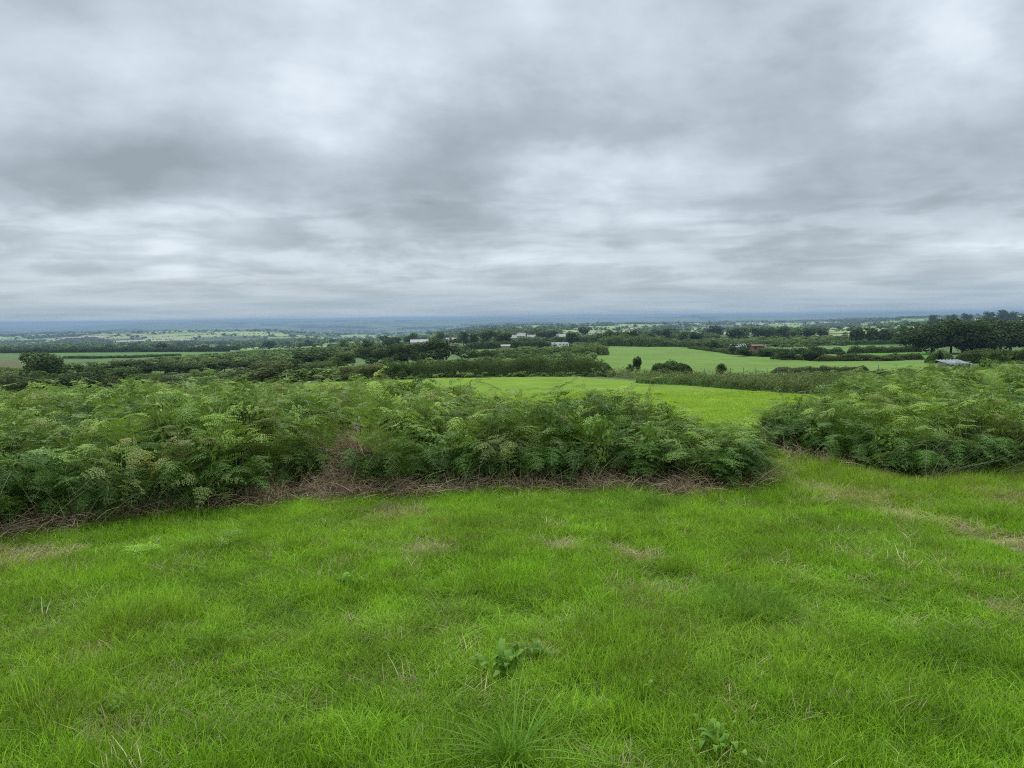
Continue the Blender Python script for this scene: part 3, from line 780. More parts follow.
# --- dead bracken and litter under the front edge
dead = []
for k in range(6):
    r = np.random.default_rng(400 + k); A = Acc()
    for q in range(30):
        b0 = r.normal(0, 0.12, 2); az_ = r.uniform(0, 6.28); ln = r.uniform(0.10, 0.42); t = np.linspace(0, 1, 5)
        z0 = r.uniform(0.0, 0.10); up = r.normal(0.02, 0.10)
        bend = r.normal(0, 0.08)
        P = np.stack([b0[0] + math.cos(az_) * ln * t - math.sin(az_) * bend * t ** 2, b0[1] + math.sin(az_) * ln * t + math.cos(az_) * bend * t ** 2, z0 + up * t + 0.03 * np.sin(t * 3.1)], 1)
        tube(A, P, 0.0028 * (1.1 - 0.7 * t), 3)
    V_, F_ = blades(40, 0.16, 0.05, 0.16, 0.007, 1.5, 420 + k, 2); A.add(V_, F_)
    dead.append(A.mesh("dead_bundle", [M_dead]))
for k in range(2):
    r = np.random.default_rng(440 + k); A = Acc()
    for q in range(12):
        b0 = r.normal(0, 0.08, 2); l = r.normal(0, 0.16, 2); hh = r.uniform(0.12, 0.42); t = np.linspace(0, 1, 5)
        P = np.stack([b0[0] + l[0] * t ** 1.4, b0[1] + l[1] * t ** 1.4, hh * t], 1); tube(A, P, 0.0035 * (1 - 0.6 * t), 3)
    dead.append(A.mesh("dead_stalks", [M_dead]))
c_dead = proto_coll("dead", dead)
def litter():
    pts = []
    for poly, lo, m, wgt in ((LP, 0, 13000, 1.0), (RP, 0, 9000, 0.28)):
        P0 = np.array(poly); x, y = tri_cloud(60000, P0[:, 0].min(), P0[:, 0].max(), P0[:, 1].min(), 13)
        ins = in_b(x, y, poly); e = edge_b(x, y, poly)
        strip = np.where(ins, e < 0.30 + 0.22 * sstep(-2.2, -0.8, x) + 0.25 * (vnoise(x / .5, y / .5, 301) - .5), e < 0.34 * vnoise(x * 1.7, y * 1.7, 12) - 0.03)
        k = strip & in_view(x, y) & (y < 12) & (RNG.random(len(x)) < wgt * (0.02 + 1.0 * vnoise(x / 0.45, y / 0.45, 14)))
        pts.append(np.stack([x[k], y[k]], 1))
    r = RNG
    extra = np.array(DIP)[None] + r.normal(0, 1, (450, 2)) * np.array([0.18, 0.28]); pts.append(extra)
    p = np.concatenate(pts); p = p[RNG.random(len(p)) < 0.8]; n = len(p); x, y = p[:, 0], p[:, 1]
    dip = np.exp(-((x - DIP[0]) ** 2 / 0.10 + (y - DIP[1] - 0.25) ** 2 / 0.16))
    z = height(x, y) + dip * RNG.random(n) * 0.55
    s = RNG.uniform(0.6, 1.1, n); pk = np.where(RNG.random(n) < 0.72, RNG.integers(0, 6, n), 6 + RNG.integers(0, 2, n))
    scatter("bracken_litter", "brown dead bracken stalks lying along the foot of the bracken", "litter", np.stack([x, y, z], 1), np.stack([s, s, s], 1),
            np.stack([RNG.normal(0, 0.15, n), RNG.normal(0, 0.15, n), RNG.uniform(0, 6.28, n)], 1), np.clip(vnoise(x * 2, y * 2, 19) * 0.9 + 0.35 * np.exp(-((x - 0.7) / 1.3) ** 2) + RNG.normal(0, 0.15, n) - 0.1, 0, 0.95), pk, c_dead)
litter()

# ------------------------------------------------------------------ trees, bushes and hedges
def trunk_mesh(seed, top=0.6, r0=0.035, limbs=5, name="trunk"):
    r = np.random.default_rng(seed); a = Acc(); t = np.linspace(0, 1, 7)
    P = np.stack([0.03 * np.sin(3 * t + seed), 0.03 * np.sin(2 * t + 1 + seed), top * t - 0.03], 1)
    tube(a, P, r0 * (1.25 - 0.9 * t), 7)
    for k in range(limbs):
        s = r.uniform(0.35, 0.9); i0 = int(s * 6); th = r.uniform(0, 6.28); ln = r.uniform(0.18, 0.34)
        Q = P[i0][None] + np.stack([math.cos(th) * ln * t, math.sin(th) * ln * t, ln * 0.9 * t ** 0.8], 1)
        tube(a, Q, r0 * 0.45 * (1.1 - t), 5)
    return a.mesh(name, [M_bark], True)
LOD = {'near': (9000, 0.020), 'mid': (4200, 0.030), 'far': (1500, 0.050)}
CROWNS = {}
def crown_mesh(kind, lod, v):
    key = (kind, lod, v)
    if key not in CROWNS:
        f, s = LOD[lod]; mt = {'dark': M_dark_leaf, 'mid': M_mid_leaf, 'brown': M_brown_leaf, 'light': M_light_leaf, 'bush': M_mid_leaf, 'darkbush': M_dark_leaf, 'brownbush': M_brown_leaf, 'lightbush': M_light_leaf}[kind]
        low = 0.0 if 'bush' in kind else 0.05
        V_, F_ = crown_np(500 + v * 13 + hash(lod) % 1 + len(kind) * 31, f, s, low, 1.0, 20 if 'bush' in kind else 17)
        CROWNS[key] = mesh_np("crown", V_, F_, [mt])
    return CROWNS[key]
TRUNKS = [trunk_mesh(k) for k in range(4)]
def tree(u, Y, vtop, wpx, kind, label, group=None, name=None, v=None, deep=1.0, cat=None):
    x, y = XY(u, Y); h = max(top_height(u, Y, vtop), 0.8); wd = wpx * Y / FPX * 1.22
    v = random.randrange(5) if v is None else v
    lod = 'near' if Y < 120 else ('mid' if Y < 330 else 'far')
    z = hz1(x, y)
    bush = 'bush' in kind
    e = bpy.data.objects.new(name or ('bush' if bush else 'tree'), None); sc.collection.objects.link(e)
    e.location = (x, y, z); e.rotation_euler = (0, 0, random.uniform(-0.5, 0.5) + (math.pi if random.random() < .5 else 0)); e.empty_display_size = 0.5
    tag(e, label, cat or ('bush' if bush else 'tree'), group)
    c = link('crown' if not bush else 'foliage', crown_mesh(kind, lod, v), e, (0, 0, -0.02 * h if bush else 0), (0, 0, 0), (wd, wd * deep, h))
    if not bush:
        link('trunk', TRUNKS[v % 4], e, (0, 0, 0), (0, 0, 0), (min(wd, h * 1.1),) * 2 + (h,))
    return e
def hedge(name, label, pts, hgt, wid, m, cat="hedge", group=None, dens=1.0, rough=0.35, gaps=None, kind=None):
    """a hedge along plan points (u, Y): one mass of leaves with a ragged top"""
    r = np.random.default_rng(abs(int(pts[0][0] * 7 + pts[0][1] * 3)) + 5)
    P = np.array([XY(*p) for p in pts]); Ym = np.mean([p[1] for p in pts])
    seg = np.linalg.norm(np.diff(P, axis=0), axis=1); cum = np.concatenate([[0], np.cumsum(seg)]); Ln = cum[-1]
    px = Ym / FPX; size = max(0.045, 0.75 * px)
    n = int(min(26000, max(300, 2.6 * dens * Ln * (2 * hgt + wid) / (size * size * 0.9))))
    s = r.random(n) * Ln
    x = np.interp(s, cum, P[:, 0]); y = np.interp(s, cum, P[:, 1])
    k = np.clip(np.searchsorted(cum, s) - 1, 0, len(seg) - 1); T = (P[k + 1] - P[k]) / seg[k][:, None]
    fr = 1 - rough + rough * 2 * fbm(s / (hgt * 1.2) + r.random() * 50, s * 0, 3, 3)
    endt = np.minimum(1, np.minimum(s, Ln - s) / (wid * 0.6) + 0.25)
    H = hgt * fr * endt; Wd = wid * (0.8 + 0.4 * vnoise(s / hgt, s * 0 + 9, 4)) * endt
    th = r.uniform(-0.15, np.pi + 0.15, n); q = 0.55 + 0.45 * r.random(n) ** 0.5
    lump = 1 + 0.28 * (fbm(s / (0.5 * hgt), th * 1.6, 7, 3) - 0.5)
    off = np.cos(th) * Wd / 2 * q * lump; zz = np.clip(np.abs(np.sin(th)) ** 0.6 * np.sign(np.sin(th)), -0.02, 1) * H * q * lump
    low = r.random(n) < 0.48; zz = np.where(low, r.random(n) * H * 0.8, zz); off = np.where(low, np.sign(np.cos(th)) * Wd / 2 * (0.7 + 0.3 * r.random(n)), off)
    gx = x - T[:, 1] * off; gy = y + T[:, 0] * off
    C = np.stack([gx, gy, height(gx, gy) + zz], 1)
    N = np.stack([-T[:, 1] * np.cos(th), T[:, 0] * np.cos(th), np.abs(np.sin(th)) * 0.8 + 0.1], 1)
    V_, F_ = leaf_quads(C, N, size * 0.95, r)
    o0 = np.array([P[0][0], P[0][1], hz1(*P[0])])
    o = link(name, mesh_np(name, V_ - o0, F_, [m]), None, tuple(o0))
    return tag(o, label, cat, group, kind)

ORD = ["first", "second", "third", "fourth", "fifth", "sixth", "seventh", "eighth", "ninth", "tenth", "eleventh", "twelfth", "thirteenth", "fourteenth", "fifteenth", "sixteenth"]

# -- left: thorn and sallow thickets below the bracken
tree(40, 150, 349, 42, 'dark', "dark round-crowned tree rising above the thicket at the far left", v=1)
g = "bushes in the thicket below the left bracken"
for (u, Y, vt, wp, kd, lb) in [
    (8, 105, 371, 36, 'brownbush', "dull brown-green bush at the left edge of the thicket"),
    (50, 108, 369, 34, 'bush', "rounded bush right below the round-crowned dark tree"),
    (66, 92, 363, 58, 'darkbush', "largest dark bush right in front of the thicket on the far left"),
    (96, 98, 370, 30, 'brownbush', "low thorn bush on the right side of the largest dark bush"),
    (116, 120, 362, 34, 'bush', "mid-height bush standing back from the largest dark bush"),
    (143, 108, 371, 26, 'bush', "small bush left of the low rounded bushes in front of the dark belt"),
    (163, 105, 372, 28, 'brownbush', "low brownish bush next to the pair of round bushes"),
    (193, 118, 369, 17, 'lightbush', "left one of the pair of round pale bushes before the dark belt"),
    (210, 120, 369, 16, 'lightbush', "right one of the pair of round pale bushes before the dark belt"),
    (228, 122, 370, 17, 'lightbush', "pale round bush just right of the pair"),
    (246, 120, 369, 19, 'bush', "round bush beside the broad thorn thicket"),
    (268, 96, 360, 58, 'brownbush', "broad dark thorn thicket behind the middle of the left bracken"),
    (294, 100, 359, 34, 'darkbush', "dark upright thorn bush on the right of the broad thicket"),
    (352, 92, 366, 26, 'brownbush', "small thorn bush showing just above the bracken left of the long hedge"),
    (372, 90, 362, 34, 'brownbush', "rusty thorn bush at the left end of the long hedge"),
    (396, 96, 356, 26, 'bush', "tall bush rising from the left end of the long hedge"),
]: tree(u, Y, vt, wp, kd, lb, g)
g = "trees of the dark belt on the left"
belt = [(120, 360, 22), (134, 359, 22), (150, 360, 20), (164, 359, 20), (179, 361, 20), (192, 360, 22), (208, 359, 22), (224, 360, 22), (238, 359, 20), (252, 359, 20), (266, 358, 20), (281, 358, 20)]
for k, (u, vt, wp) in enumerate(belt):
    tree(u, 185 + 8 * math.sin(k * 2.1), vt, wp * 1.35, 'dark' if k % 3 else 'mid', "%s tree from the left in the dark belt behind the round bushes" % ORD[k], g)
# centre left
hedge("hedge", "rounded bushy hedge between the thorn thicket and the long hedge", [(292, 128), (318, 128), (346, 125)], 3.2, 4, M_mid_leaf)
for (u, Y, vt, wp, kd, lb) in [
    (317, 215, 345, 44, 'dark', "broad dark tree left of the wooded clump at centre left"),
    (343, 185, 351, 36, 'mid', "lower tree between the broad dark tree and the dark clump"),
    (372, 210, 345, 28, 'dark', "left tree of the dark clump at centre left"),
    (390, 215, 341, 28, 'dark', "second tree of the dark clump at centre left"),
    (407, 205, 343, 24, 'dark', "third tree of the dark clump beside the biggest tree"),
    (424, 220, 341, 26, 'dark', "tree half hidden behind the biggest tree of the clump"),
    (446, 200, 337, 46, 'dark', "biggest dome-shaped dark tree at the right end of the clump"),
]: tree(u, Y, vt, wp, kd, lb, "trees of the dark clump at centre left", deep=0.9)
for k, (u, Y, vt, wp, kd) in enumerate([(345, 560, 339, 12, 'light'), (356, 480, 340, 14, 'light'), (368, 470, 338, 13, 'mid'), (387, 600, 334, 13, 'mid'), (396, 620, 335, 11, 'dark'), (411, 640, 332, 12, 'mid'), (434, 640, 333, 10, 'light'),
                                        (442, 640, 331, 9, 'dark'), (464, 560, 331, 10, 'dark'), (474, 580, 333, 9, 'dark'), (484, 560, 328, 17, 'dark'), (499, 540, 331, 12, 'dark'), (507, 540, 332, 11, 'dark')]):
    tree(u, Y, vt, wp, kd, "%s from the left of the field trees between the dark clump and the village" % ORD[k], "field trees between the dark clump and the village")
# long hedge along the far side of the bright field
hedge("hedge", "long dark hedge along the far side of the bright field", [(405, 97), (450, 96), (500, 96), (560, 96), (614, 97)], 2.35, 3.2, M_mid_leaf, rough=0.25, dens=1.3)
hedge("hedge", "dense grey-green strip of scrub rising behind the long dark hedge", [(410, 118), (500, 120), (590, 122)], 1.7, 5, M_brown_leaf, rough=0.3, dens=.7)
for k, (pts, h_, w_, m_, lb) in enumerate([
    ([(470, 150), (540, 155), (600, 150)], 2.0, 4, M_light_leaf, "loose hedge behind the scrub strip below the village"),
    ([(490, 200), (560, 205), (592, 200)], 2.2, 4, M_mid_leaf, "bushy hedge crossing the rough ground below the caravan"),
    ([(468, 255), (520, 260), (556, 262)], 2.2, 4, M_mid_leaf, "hedge below the pale strip field under the village"),
    ([(560, 262), (590, 268), (602, 280)], 3.4, 9, M_light_leaf, "leafy hedge around the white caravan"),
    ([(462, 410), (520, 415), (560, 420)], 4.2, 6, M_dark_leaf, "dark hedge on the far side of the strip field"),
    ([(600, 470), (640, 440), (680, 425)], 6.0, 16, M_mid_leaf, "wooded hedge along the top of the big middle field"),
    ([(680, 422), (720, 390), (760, 345)], 3.6, 9, M_mid_leaf, "lower hedge running from the wooded hedge to the brick shed"),
    ([(560, 600), (640, 640), (720, 680)], 6.0, 24, M_mid_leaf, "hedge leading from the village to the tree line"),
]): hedge("hedge", lb, pts, h_, w_, m_, dens=0.8)
# bank between the bright field and the middle field
hedge("hedge", "low bramble hedge curving along the near side of the middle field", [(612, 94), (660, 82), (720, 66), (780, 53), (830, 44)], 1.15, 3.6, M_bank, rough=0.45, dens=1.3)
hedge("hedge", "dull green bank of scrub at the right end of the bramble hedge", [(745, 70), (800, 56), (860, 44), (900, 38)], 1.15, 4.5, M_mid_leaf, rough=0.35, dens=1.2)
hedge("hedge", "short dark clipped thorn hedge on the bank beside the lone small tree", [(653, 112), (668, 110), (690, 104)], 1.7, 2.0, M_dark_leaf)
hedge("hedge", "dark bramble growth along the foot of the bramble hedge", [(640, 76), (700, 66), (760, 54.5), (815, 45.5)], 0.75, 2.0, M_mid_leaf, rough=0.6, dens=1.2)
hedge("hedge", "broken low hedge joining the round bushes of the middle field", [(772, 218), (800, 207), (830, 193), (860, 186), (905, 180)], 1.3, 2.5, M_mid_leaf, rough=0.55)
hedge("hedge", "broken low hedge joining the bushes before the brick shed", [(690, 390), (713, 322), (735, 272), (752, 250), (778, 236)], 1.3, 2.5, M_mid_leaf, rough=0.55)
tree(637, 108, 353, 9, 'dark', "lone small bushy-topped tree on the bank between the two fields", v=2)
tree(722, 104, 362, 12, 'darkbush', "small round bush by the wire fence on the bank")
tree(630, 112, 364, 7, 'darkbush', "tiny bush beside the lone small tree")
for k, (pts, h_, w_, m_, lb) in enumerate([
    ([(772, 118), (800, 116), (870, 112)], 0.9, 1.4, M_brown_leaf, "thin low hedge under the wire fence at the right of the middle field"),
    ([(766, 268), (800, 268), (846, 262)], 2.0, 3, M_mid_leaf, "trimmed hedge between the two fields behind the big round bush"),
    ([(848, 262), (885, 262), (922, 266)], 2.3, 2.5, M_mid_leaf, "trimmed hedge with pale gaps left of the windswept trees"),
    ([(815, 190), (850, 186), (925, 182)], 1.5, 3, M_brown_leaf, "scrubby hedge on the near side of the small bright field"),
    ([(770, 420), (840, 425), (920, 430)], 2.6, 5, M_mid_leaf, "hedge on the far side of the pale field"),
    ([(885, 520), (930, 520), (960, 520)], 5.0, 6, M_dark_leaf, "dark hedge below the far pale green field"),
    ([(880, 1010), (940, 1020), (1000, 1020)], 5.0, 8, M_mid_leaf, "hedge on the far edge of the far pale green field"),
]): hedge("hedge", lb, pts, h_, w_, m_, dens=0.9)
for (u, Y, vt, wp, kd, lb) in [
    (788, 205, 349, 17, 'darkbush', "dark round bush left of the big round bush in the middle field hedge"),
    (812, 195, 345, 22, 'darkbush', "big round dark bush in the hedge of the middle field"),
    (842, 190, 352, 9, 'darkbush', "small bush between the big round bush and the wide low bush"),
    (854, 185, 353, 20, 'bush', "wide low bush in front of the small bright field"),
    (882, 180, 355, 16, 'brownbush', "low bush right of the wide low bush"),
    (735, 270, 343, 12, 'darkbush', "dark bush on the edge of the big middle field"),
    (744, 250, 345, 16, 'darkbush', "round bush in front of the brick shed"),
    (768, 240, 347, 18, 'bush', "bush right of the brick shed at the field corner"),
    (713, 320, 340, 8, 'darkbush', "thin upright bush on the top edge of the middle field"),
    (695, 380, 340, 14, 'bush', "bush where the lower hedge begins"),
]: tree(u, Y, vt, wp, kd, lb, "bushes along the middle field")
g = "trees of the far tree line right of centre"
tl = [(618, 470, 331, 16), (632, 480, 328, 13), (648, 620, 331, 12), (664, 640, 327, 14), (684, 600, 331, 12), (697, 520, 330, 14), (714, 900, 325, 16), (733, 620, 326, 14), (744, 620, 326, 13), (757, 640, 326, 12), (768, 640, 326, 13),
      (782, 650, 326, 14), (797, 650, 327, 12), (810, 640, 326, 14), (822, 660, 328, 10)]
for k, (u, Y, vt, wp) in enumerate(tl):
    tree(u, Y, vt, wp, 'dark' if k % 4 else 'mid', "%s tree from the left in the far tree line right of the village" % ORD[k], g)
g = "trees of the small copse"
for (u, vt, wp, lb) in [(856, 325, 14, "left tree of the small copse in front of the windswept trees"), (868, 326, 16, "middle tree of the small copse"), (880, 327, 16, "right tree of the small copse, widest at its foot"), (889, 330, 9, "low tree on the right flank of the small copse")]:
    tree(u, 430, vt, wp, 'dark', lb, g)
# windswept row on the right
g = "windswept trees in the row at the right"
row = [(934, 232, 317, 36), (950, 240, 317, 30), (966, 236, 318, 34), (984, 240, 316, 34), (1002, 236, 315, 36), (1020, 240, 314, 34), (1040, 236, 316, 36), (1060, 240, 316, 34)]
for k, (u, Y, vt, wp) in enumerate(row):
    x, y = XY(u, Y); h = top_height(u, Y, vt); wd = 1.85 * wp * Y / FPX
    r = 700 + k * 3
    V_, F_ = crown_np(r, 9500, 0.021, 0.0 if k < 5 else 0.10, 1.3, 26, 0.9, 0.8)
    e = bpy.data.objects.new("tree", None); sc.collection.objects.link(e); e.location = (x, y, hz1(x, y))
    tag(e, "%s from the left of the dark windswept trees at the right" % ORD[k], "tree", g)
    link('crown', mesh_np("crown", V_, F_, [M_dark_leaf]), e, scale=(wd, wd * 0.9, h))
    for q in range(1 if k < 3 else 2):
        link('trunk', TRUNKS[(k + q) % 4], e, loc=(random.uniform(-.2, .2) * wd, random.uniform(-1, 1), 0), rot=(0, 0, k + q), scale=(h * 0.8, h * 0.8, h))
hedge("hedge", "rounded grey-green bush hedge left of the metal roof", [(927, 150), (940, 148), (955, 148)], 2.8, 4, M_mid_leaf, dens=1.1)
hedge("hedge", "long level hedge in front of the windswept trees", [(955, 142), (985, 138), (1018, 132), (1040, 130)], 2.5, 3.2, M_mid_leaf, rough=0.15, dens=1.1)
for k, (u, vt, wp) in enumerate([(986, 311, 14), (1003, 309, 12), (1012, 311, 10), (932, 314, 9), (951, 313, 8), (966, 312, 8)]):
    tree(u, 1300, vt, wp, 'dark', "%s of the small trees on the skyline above the windswept row" % ORD[k], "skyline trees above the windswept row")
# trees in the village
for k, (u, Y, vt, wp) in enumerate([(535, 800, 328, 8), (541, 700, 331, 12), (548, 690, 329, 16), (560, 560, 336, 14), (572, 540, 331, 15), (586, 790, 325, 11), (566, 480, 341, 10), (556, 480, 339, 12), (592, 470, 341, 12), (604, 520, 330, 16), (612, 560, 330, 14), (584, 430, 342, 14), (600, 420, 342, 12)]):
    tree(u, Y, vt, wp, 'dark' if k % 3 else 'mid', "%s from the left of the trees growing among the village houses" % ORD[k], "trees among the village houses")
# trees at the top of the left field and on the left plain
for k, (u, Y, vt, wp, kd) in enumerate([(66, 720, 347, 9, 'dark'), (92, 730, 346, 8, 'dark'), (100, 740, 347, 8, 'mid'), (134, 760, 345, 7, 'dark'), (163, 740, 342, 11, 'dark'), (172, 745, 345, 12, 'mid'), (206, 760, 344, 8, 'dark'), (24, 700, 348, 8, 'mid'), (270, 900, 339, 12, 'dark')]):
    tree(u, Y, vt, wp, kd, "%s from the left of the trees on the far edge of the left green field" % ORD[k], "trees on the far edge of the left green field")
hedge("hedge", "dark hedge along the far edge of the left green field", [(-20, 705), (60, 708), (150, 708), (230, 700)], 4.5, 6, M_dark_leaf, dens=.9)
hedge("hedge", "low hedge on the near side of the left green field", [(64, 415), (100, 405), (130, 415), (180, 470)], 1.3, 5, M_mid_leaf, dens=.9)
hedge("hedge", "dark clump of hedge beside the far pale barn on the left", [(215, 900), (240, 905)], 7, 10, M_dark_leaf)

# ------------------------------------------------------------------ distant woods and hedges (too many to count)
lumps = []
for k, mt in enumerate((M_mid_leaf, M_light_leaf, M_brown_leaf, M_light_leaf)):
    V_, F_ = crown_np(800 + k, 170, 0.11, 0.0, 1.0, 7)
    lumps.append(mesh_np("far_tree", V_, F_, [mt]))
c_l = proto_coll("far_tree", lumps)
def polar(n, y0, y1, k=0.74):
    y = np.sqrt(RNG.uniform(y0 ** 2, y1 ** 2, n)); return RNG.uniform(-k, k, n) * y, y
x, y = polar(600000, 860, 6000)
bid, edge = far_field(x, y); wm, left = wood_mask(x, y)
k = (edge < 5) & ~wm
hx, hy = x[k], y[k]
x2, y2 = polar(16000, 6000, 9000); _b, e2 = far_field(x2 , y2 ); k2 = (e2 < 30); hx = np.concatenate([hx, x2[k2]]); hy = np.concatenate([hy, y2[k2]])
n = len(hx); s = np.where(RNG.random(n) < 0.04, RNG.uniform(6, 10, n), RNG.uniform(1.6, 3.2, n)) * np.where(hy > 6000, 2.0, np.where(hy > 2300, 1.45, 1))
scatter("far_hedgerows", "thin dark hedgerows dividing the distant fields", "hedgerows", np.stack([hx, hy, height(hx, hy) - 0.3], 1), np.stack([s * 2.2, s * 2.2, s], 1),
        np.stack([s * 0, s * 0, RNG.uniform(0, 6.28, n)], 1), s * 0, RNG.integers(0, 4, n), c_l)
x, y = polar(240000, 760, 6000); wm, left = wood_mask(x, y)
u_ = 512 + FPX * x / y
k = wm & (RNG.random(len(x)) < np.where(left, 1.0, 0.35)) & ((y > 900) | left)
x, y = x[k], y[k]; x2, y2 = polar(16000, 6000, 9500); wm2, _ = wood_mask(x2, y2); x = np.concatenate([x, x2[wm2]]); y = np.concatenate([y, y2[wm2]])
n = len(x); s = RNG.uniform(6, 11, n) * np.where(y > 6000, 1.6, 1)
scatter("far_woodland", "bluish woods filling the distant valley and slopes", "woodland", np.stack([x, y, height(x, y) - 0.5], 1), np.stack([s * 1.35, s * 1.35, s], 1),
        np.stack([s * 0, s * 0, RNG.uniform(0, 6.28, n)], 1), s * 0, RNG.integers(0, 4, n), c_l)

# rough scrub between the fields in the middle distance
scr = []
for k, mt in enumerate((M_light_leaf, M_light_leaf, M_mid_leaf, M_brown_leaf, M_light_leaf)):
    V_, F_ = crown_np(830 + k, 420, 0.075, 0.0, 1.0, 9)
    scr.append(mesh_np("scrub_bush", V_, F_, [mt]))
c_s = proto_coll("scrub_bush", scr)
SCRUB = [  # outline in (u, Y), share covered, height in metres
    ([(70, 250), (120, 290), (200, 360), (250, 560), (260, 640), (400, 640), (460, 420), (380, 300), (260, 230), (140, 220)], 0.42, 2.6),
    ([(240, 92), (250, 185), (460, 190), (405, 99), (330, 92)], 0.55, 2.0),
    ([(400, 93), (400, 99), (612, 97), (612, 91)], 1.0, 0.7),
    ([(100, 90), (100, 150), (250, 170), (250, 90)], 0.30, 1.3),
    ([(-60, 165), (-60, 245), (30, 245), (140, 215), (110, 130), (20, 160)], 0.35, 1.8),
    ([(455, 125), (455, 185), (500, 240), (600, 300), (600, 125)], 0.30, 1.8),
    ([(470, 265), (560, 420), (600, 440), (604, 270)], 0.40, 2.6),
    ([(610, 480), (600, 700), (930, 700), (930, 440), (760, 440), (700, 450)], 0.34, 3.2),
    ([(690, 330), (760, 430), (850, 430), (850, 380), (770, 380), (760, 340)], 0.16, 2.0),
    ([(330, 640), (330, 1000), (560, 900), (560, 640)], 0.22, 3.5),
    ([(930, 440), (930, 600), (1060, 600), (1060, 300), (960, 300)], 0.10, 2.5),
    ([(790, 90), (800, 104), (960, 94), (960, 70), (860, 60)], 0.30, 0.8),
]
PX_, PY_, PS_ = [], [], []
for poly, cov, hh in SCRUB:
    ys_ = [p[1] for p in poly]; n = int(cov * (max(ys_) ** 2 - min(ys_) ** 2) * 0.76 * 1.9 / (hh * hh * 2.2)); y = np.sqrt(RNG.uniform(min(ys_) ** 2, max(ys_) ** 2, n)); x = RNG.uniform(-0.78, 0.78, n) * y
    u = 512 + FPX * x / y; cl = fbm(u / 16, np.log(y) * 22, 91, 2)
    bad = np.zeros(n, bool)
    for fp_, _c in FIELDS: bad |= inpoly(u, y, fp_)
    k = inpoly(u, y, poly) & ~bad & (RNG.random(n) < 0.25 + 1.6 * sstep(0.35, 0.65, cl))
    PX_.append(x[k]); PY_.append(y[k]); PS_.append(hh * RNG.uniform(0.45, 1.25, k.sum()))
x = np.concatenate(PX_); y = np.concatenate(PY_); s_ = np.concatenate(PS_); n = len(x); zr = np.zeros(n)
scatter("scrub", "rough patches of pale and dark scrub between the middle distance fields", "scrub", np.stack([x, y, height(x, y) - 0.1], 1), np.stack([s_ * 1.7, s_ * 1.7, s_], 1),
        np.stack([zr, zr, RNG.uniform(0, 6.28, n)], 1), zr, RNG.integers(0, 5, n), c_s)
hedge("hedge", "leafy hedge along the front gardens of the village houses", [(505, 665), (550, 660), (612, 600)], 2.6, 5, M_mid_leaf, rough=0.5)

# ------------------------------------------------------------------ buildings
M_wallw = plain_mat("white_render", (0.40, 0.385, 0.36), (0.28, 0.27, 0.25), 0.6)
M_wallg = plain_mat("grey_render", (0.42, 0.40, 0.37), (0.32, 0.3, 0.28), 0.6)
M_slate = plain_mat("slate", (0.17, 0.17, 0.18), (0.11, 0.11, 0.12), 1.5, 0.5)
M_slatel = plain_mat("pale_roof", (0.24, 0.21, 0.19), (0.17, 0.15, 0.14), 1.5, 0.6)
M_pane = plain_mat("window_glass", (0.04, 0.05, 0.06), None, 2, 0.15)
M_door = plain_mat("painted_door", (0.10, 0.07, 0.05), None, 2, 0.5)
M_brick = plain_mat("red_brick", (0.22, 0.105, 0.075), (0.15, 0.075, 0.055), 3)
M_metal = plain_mat("galvanised_metal", (0.17, 0.20, 0.235), (0.11, 0.13, 0.15), 1.2, 0.7, 0, 0.0)
M_cara = plain_mat("caravan_white", (0.62, 0.63, 0.62), (0.5, 0.5, 0.5), 0.8, 0.4)
M_wood = plain_mat("weathered_wood", (0.22, 0.19, 0.15), (0.12, 0.10, 0.08), 8, 0.9)
M_rubber = plain_mat("tyre_rubber", (0.03, 0.03, 0.03), None, 4, 0.8)
M_wire = plain_mat("fence_wire", (0.25, 0.25, 0.25), None, 4, 0.5, 0, 0.6)
def empty(name, x, y, rz=0, dz=0.0):
    e = bpy.data.objects.new(name, None); sc.collection.objects.link(e); e.location = (x, y, hz1(x, y) + dz); e.rotation_euler = (0, 0, rz); return e
def gable(a, w_, d_, h_, rise, over=0.35, thick=0.22):
    """two roof slopes with thickness, ridge along x"""
    for s in (-1, 1):
        y0 = s * (d_ / 2 + over); z0 = h_ - rise * over / (d_ / 2); xx = w_ / 2 + over
        V = [(-xx, y0, z0), (xx, y0, z0), (xx, 0, h_ + rise), (-xx, 0, h_ + rise)]
        V += [(p[0], p[1], p[2] + thick) for p in V]
        Fq = [(0, 1, 2, 3), (7, 6, 5, 4), (0, 4, 5, 1), (1, 5, 6, 2), (3, 2, 6, 7), (0, 3, 7, 4)]
        a.add(V, Fq)
def walls(a, w_, d_, h_, rise):
    hw, hd = w_ / 2, d_ / 2
    V = [(-hw, -hd, -1.2), (hw, -hd, -1.2), (hw, hd, -1.2), (-hw, hd, -1.2), (-hw, -hd, h_), (hw, -hd, h_), (hw, hd, h_), (-hw, hd, h_), (-hw, 0, h_ + rise), (hw, 0, h_ + rise)]
    a.add(V, [(0, 1, 5, 4), (1, 2, 6, 5), (2, 3, 7, 6), (3, 0, 4, 7)]); a.add(V, [(5, 6, 9), (7, 4, 8)])
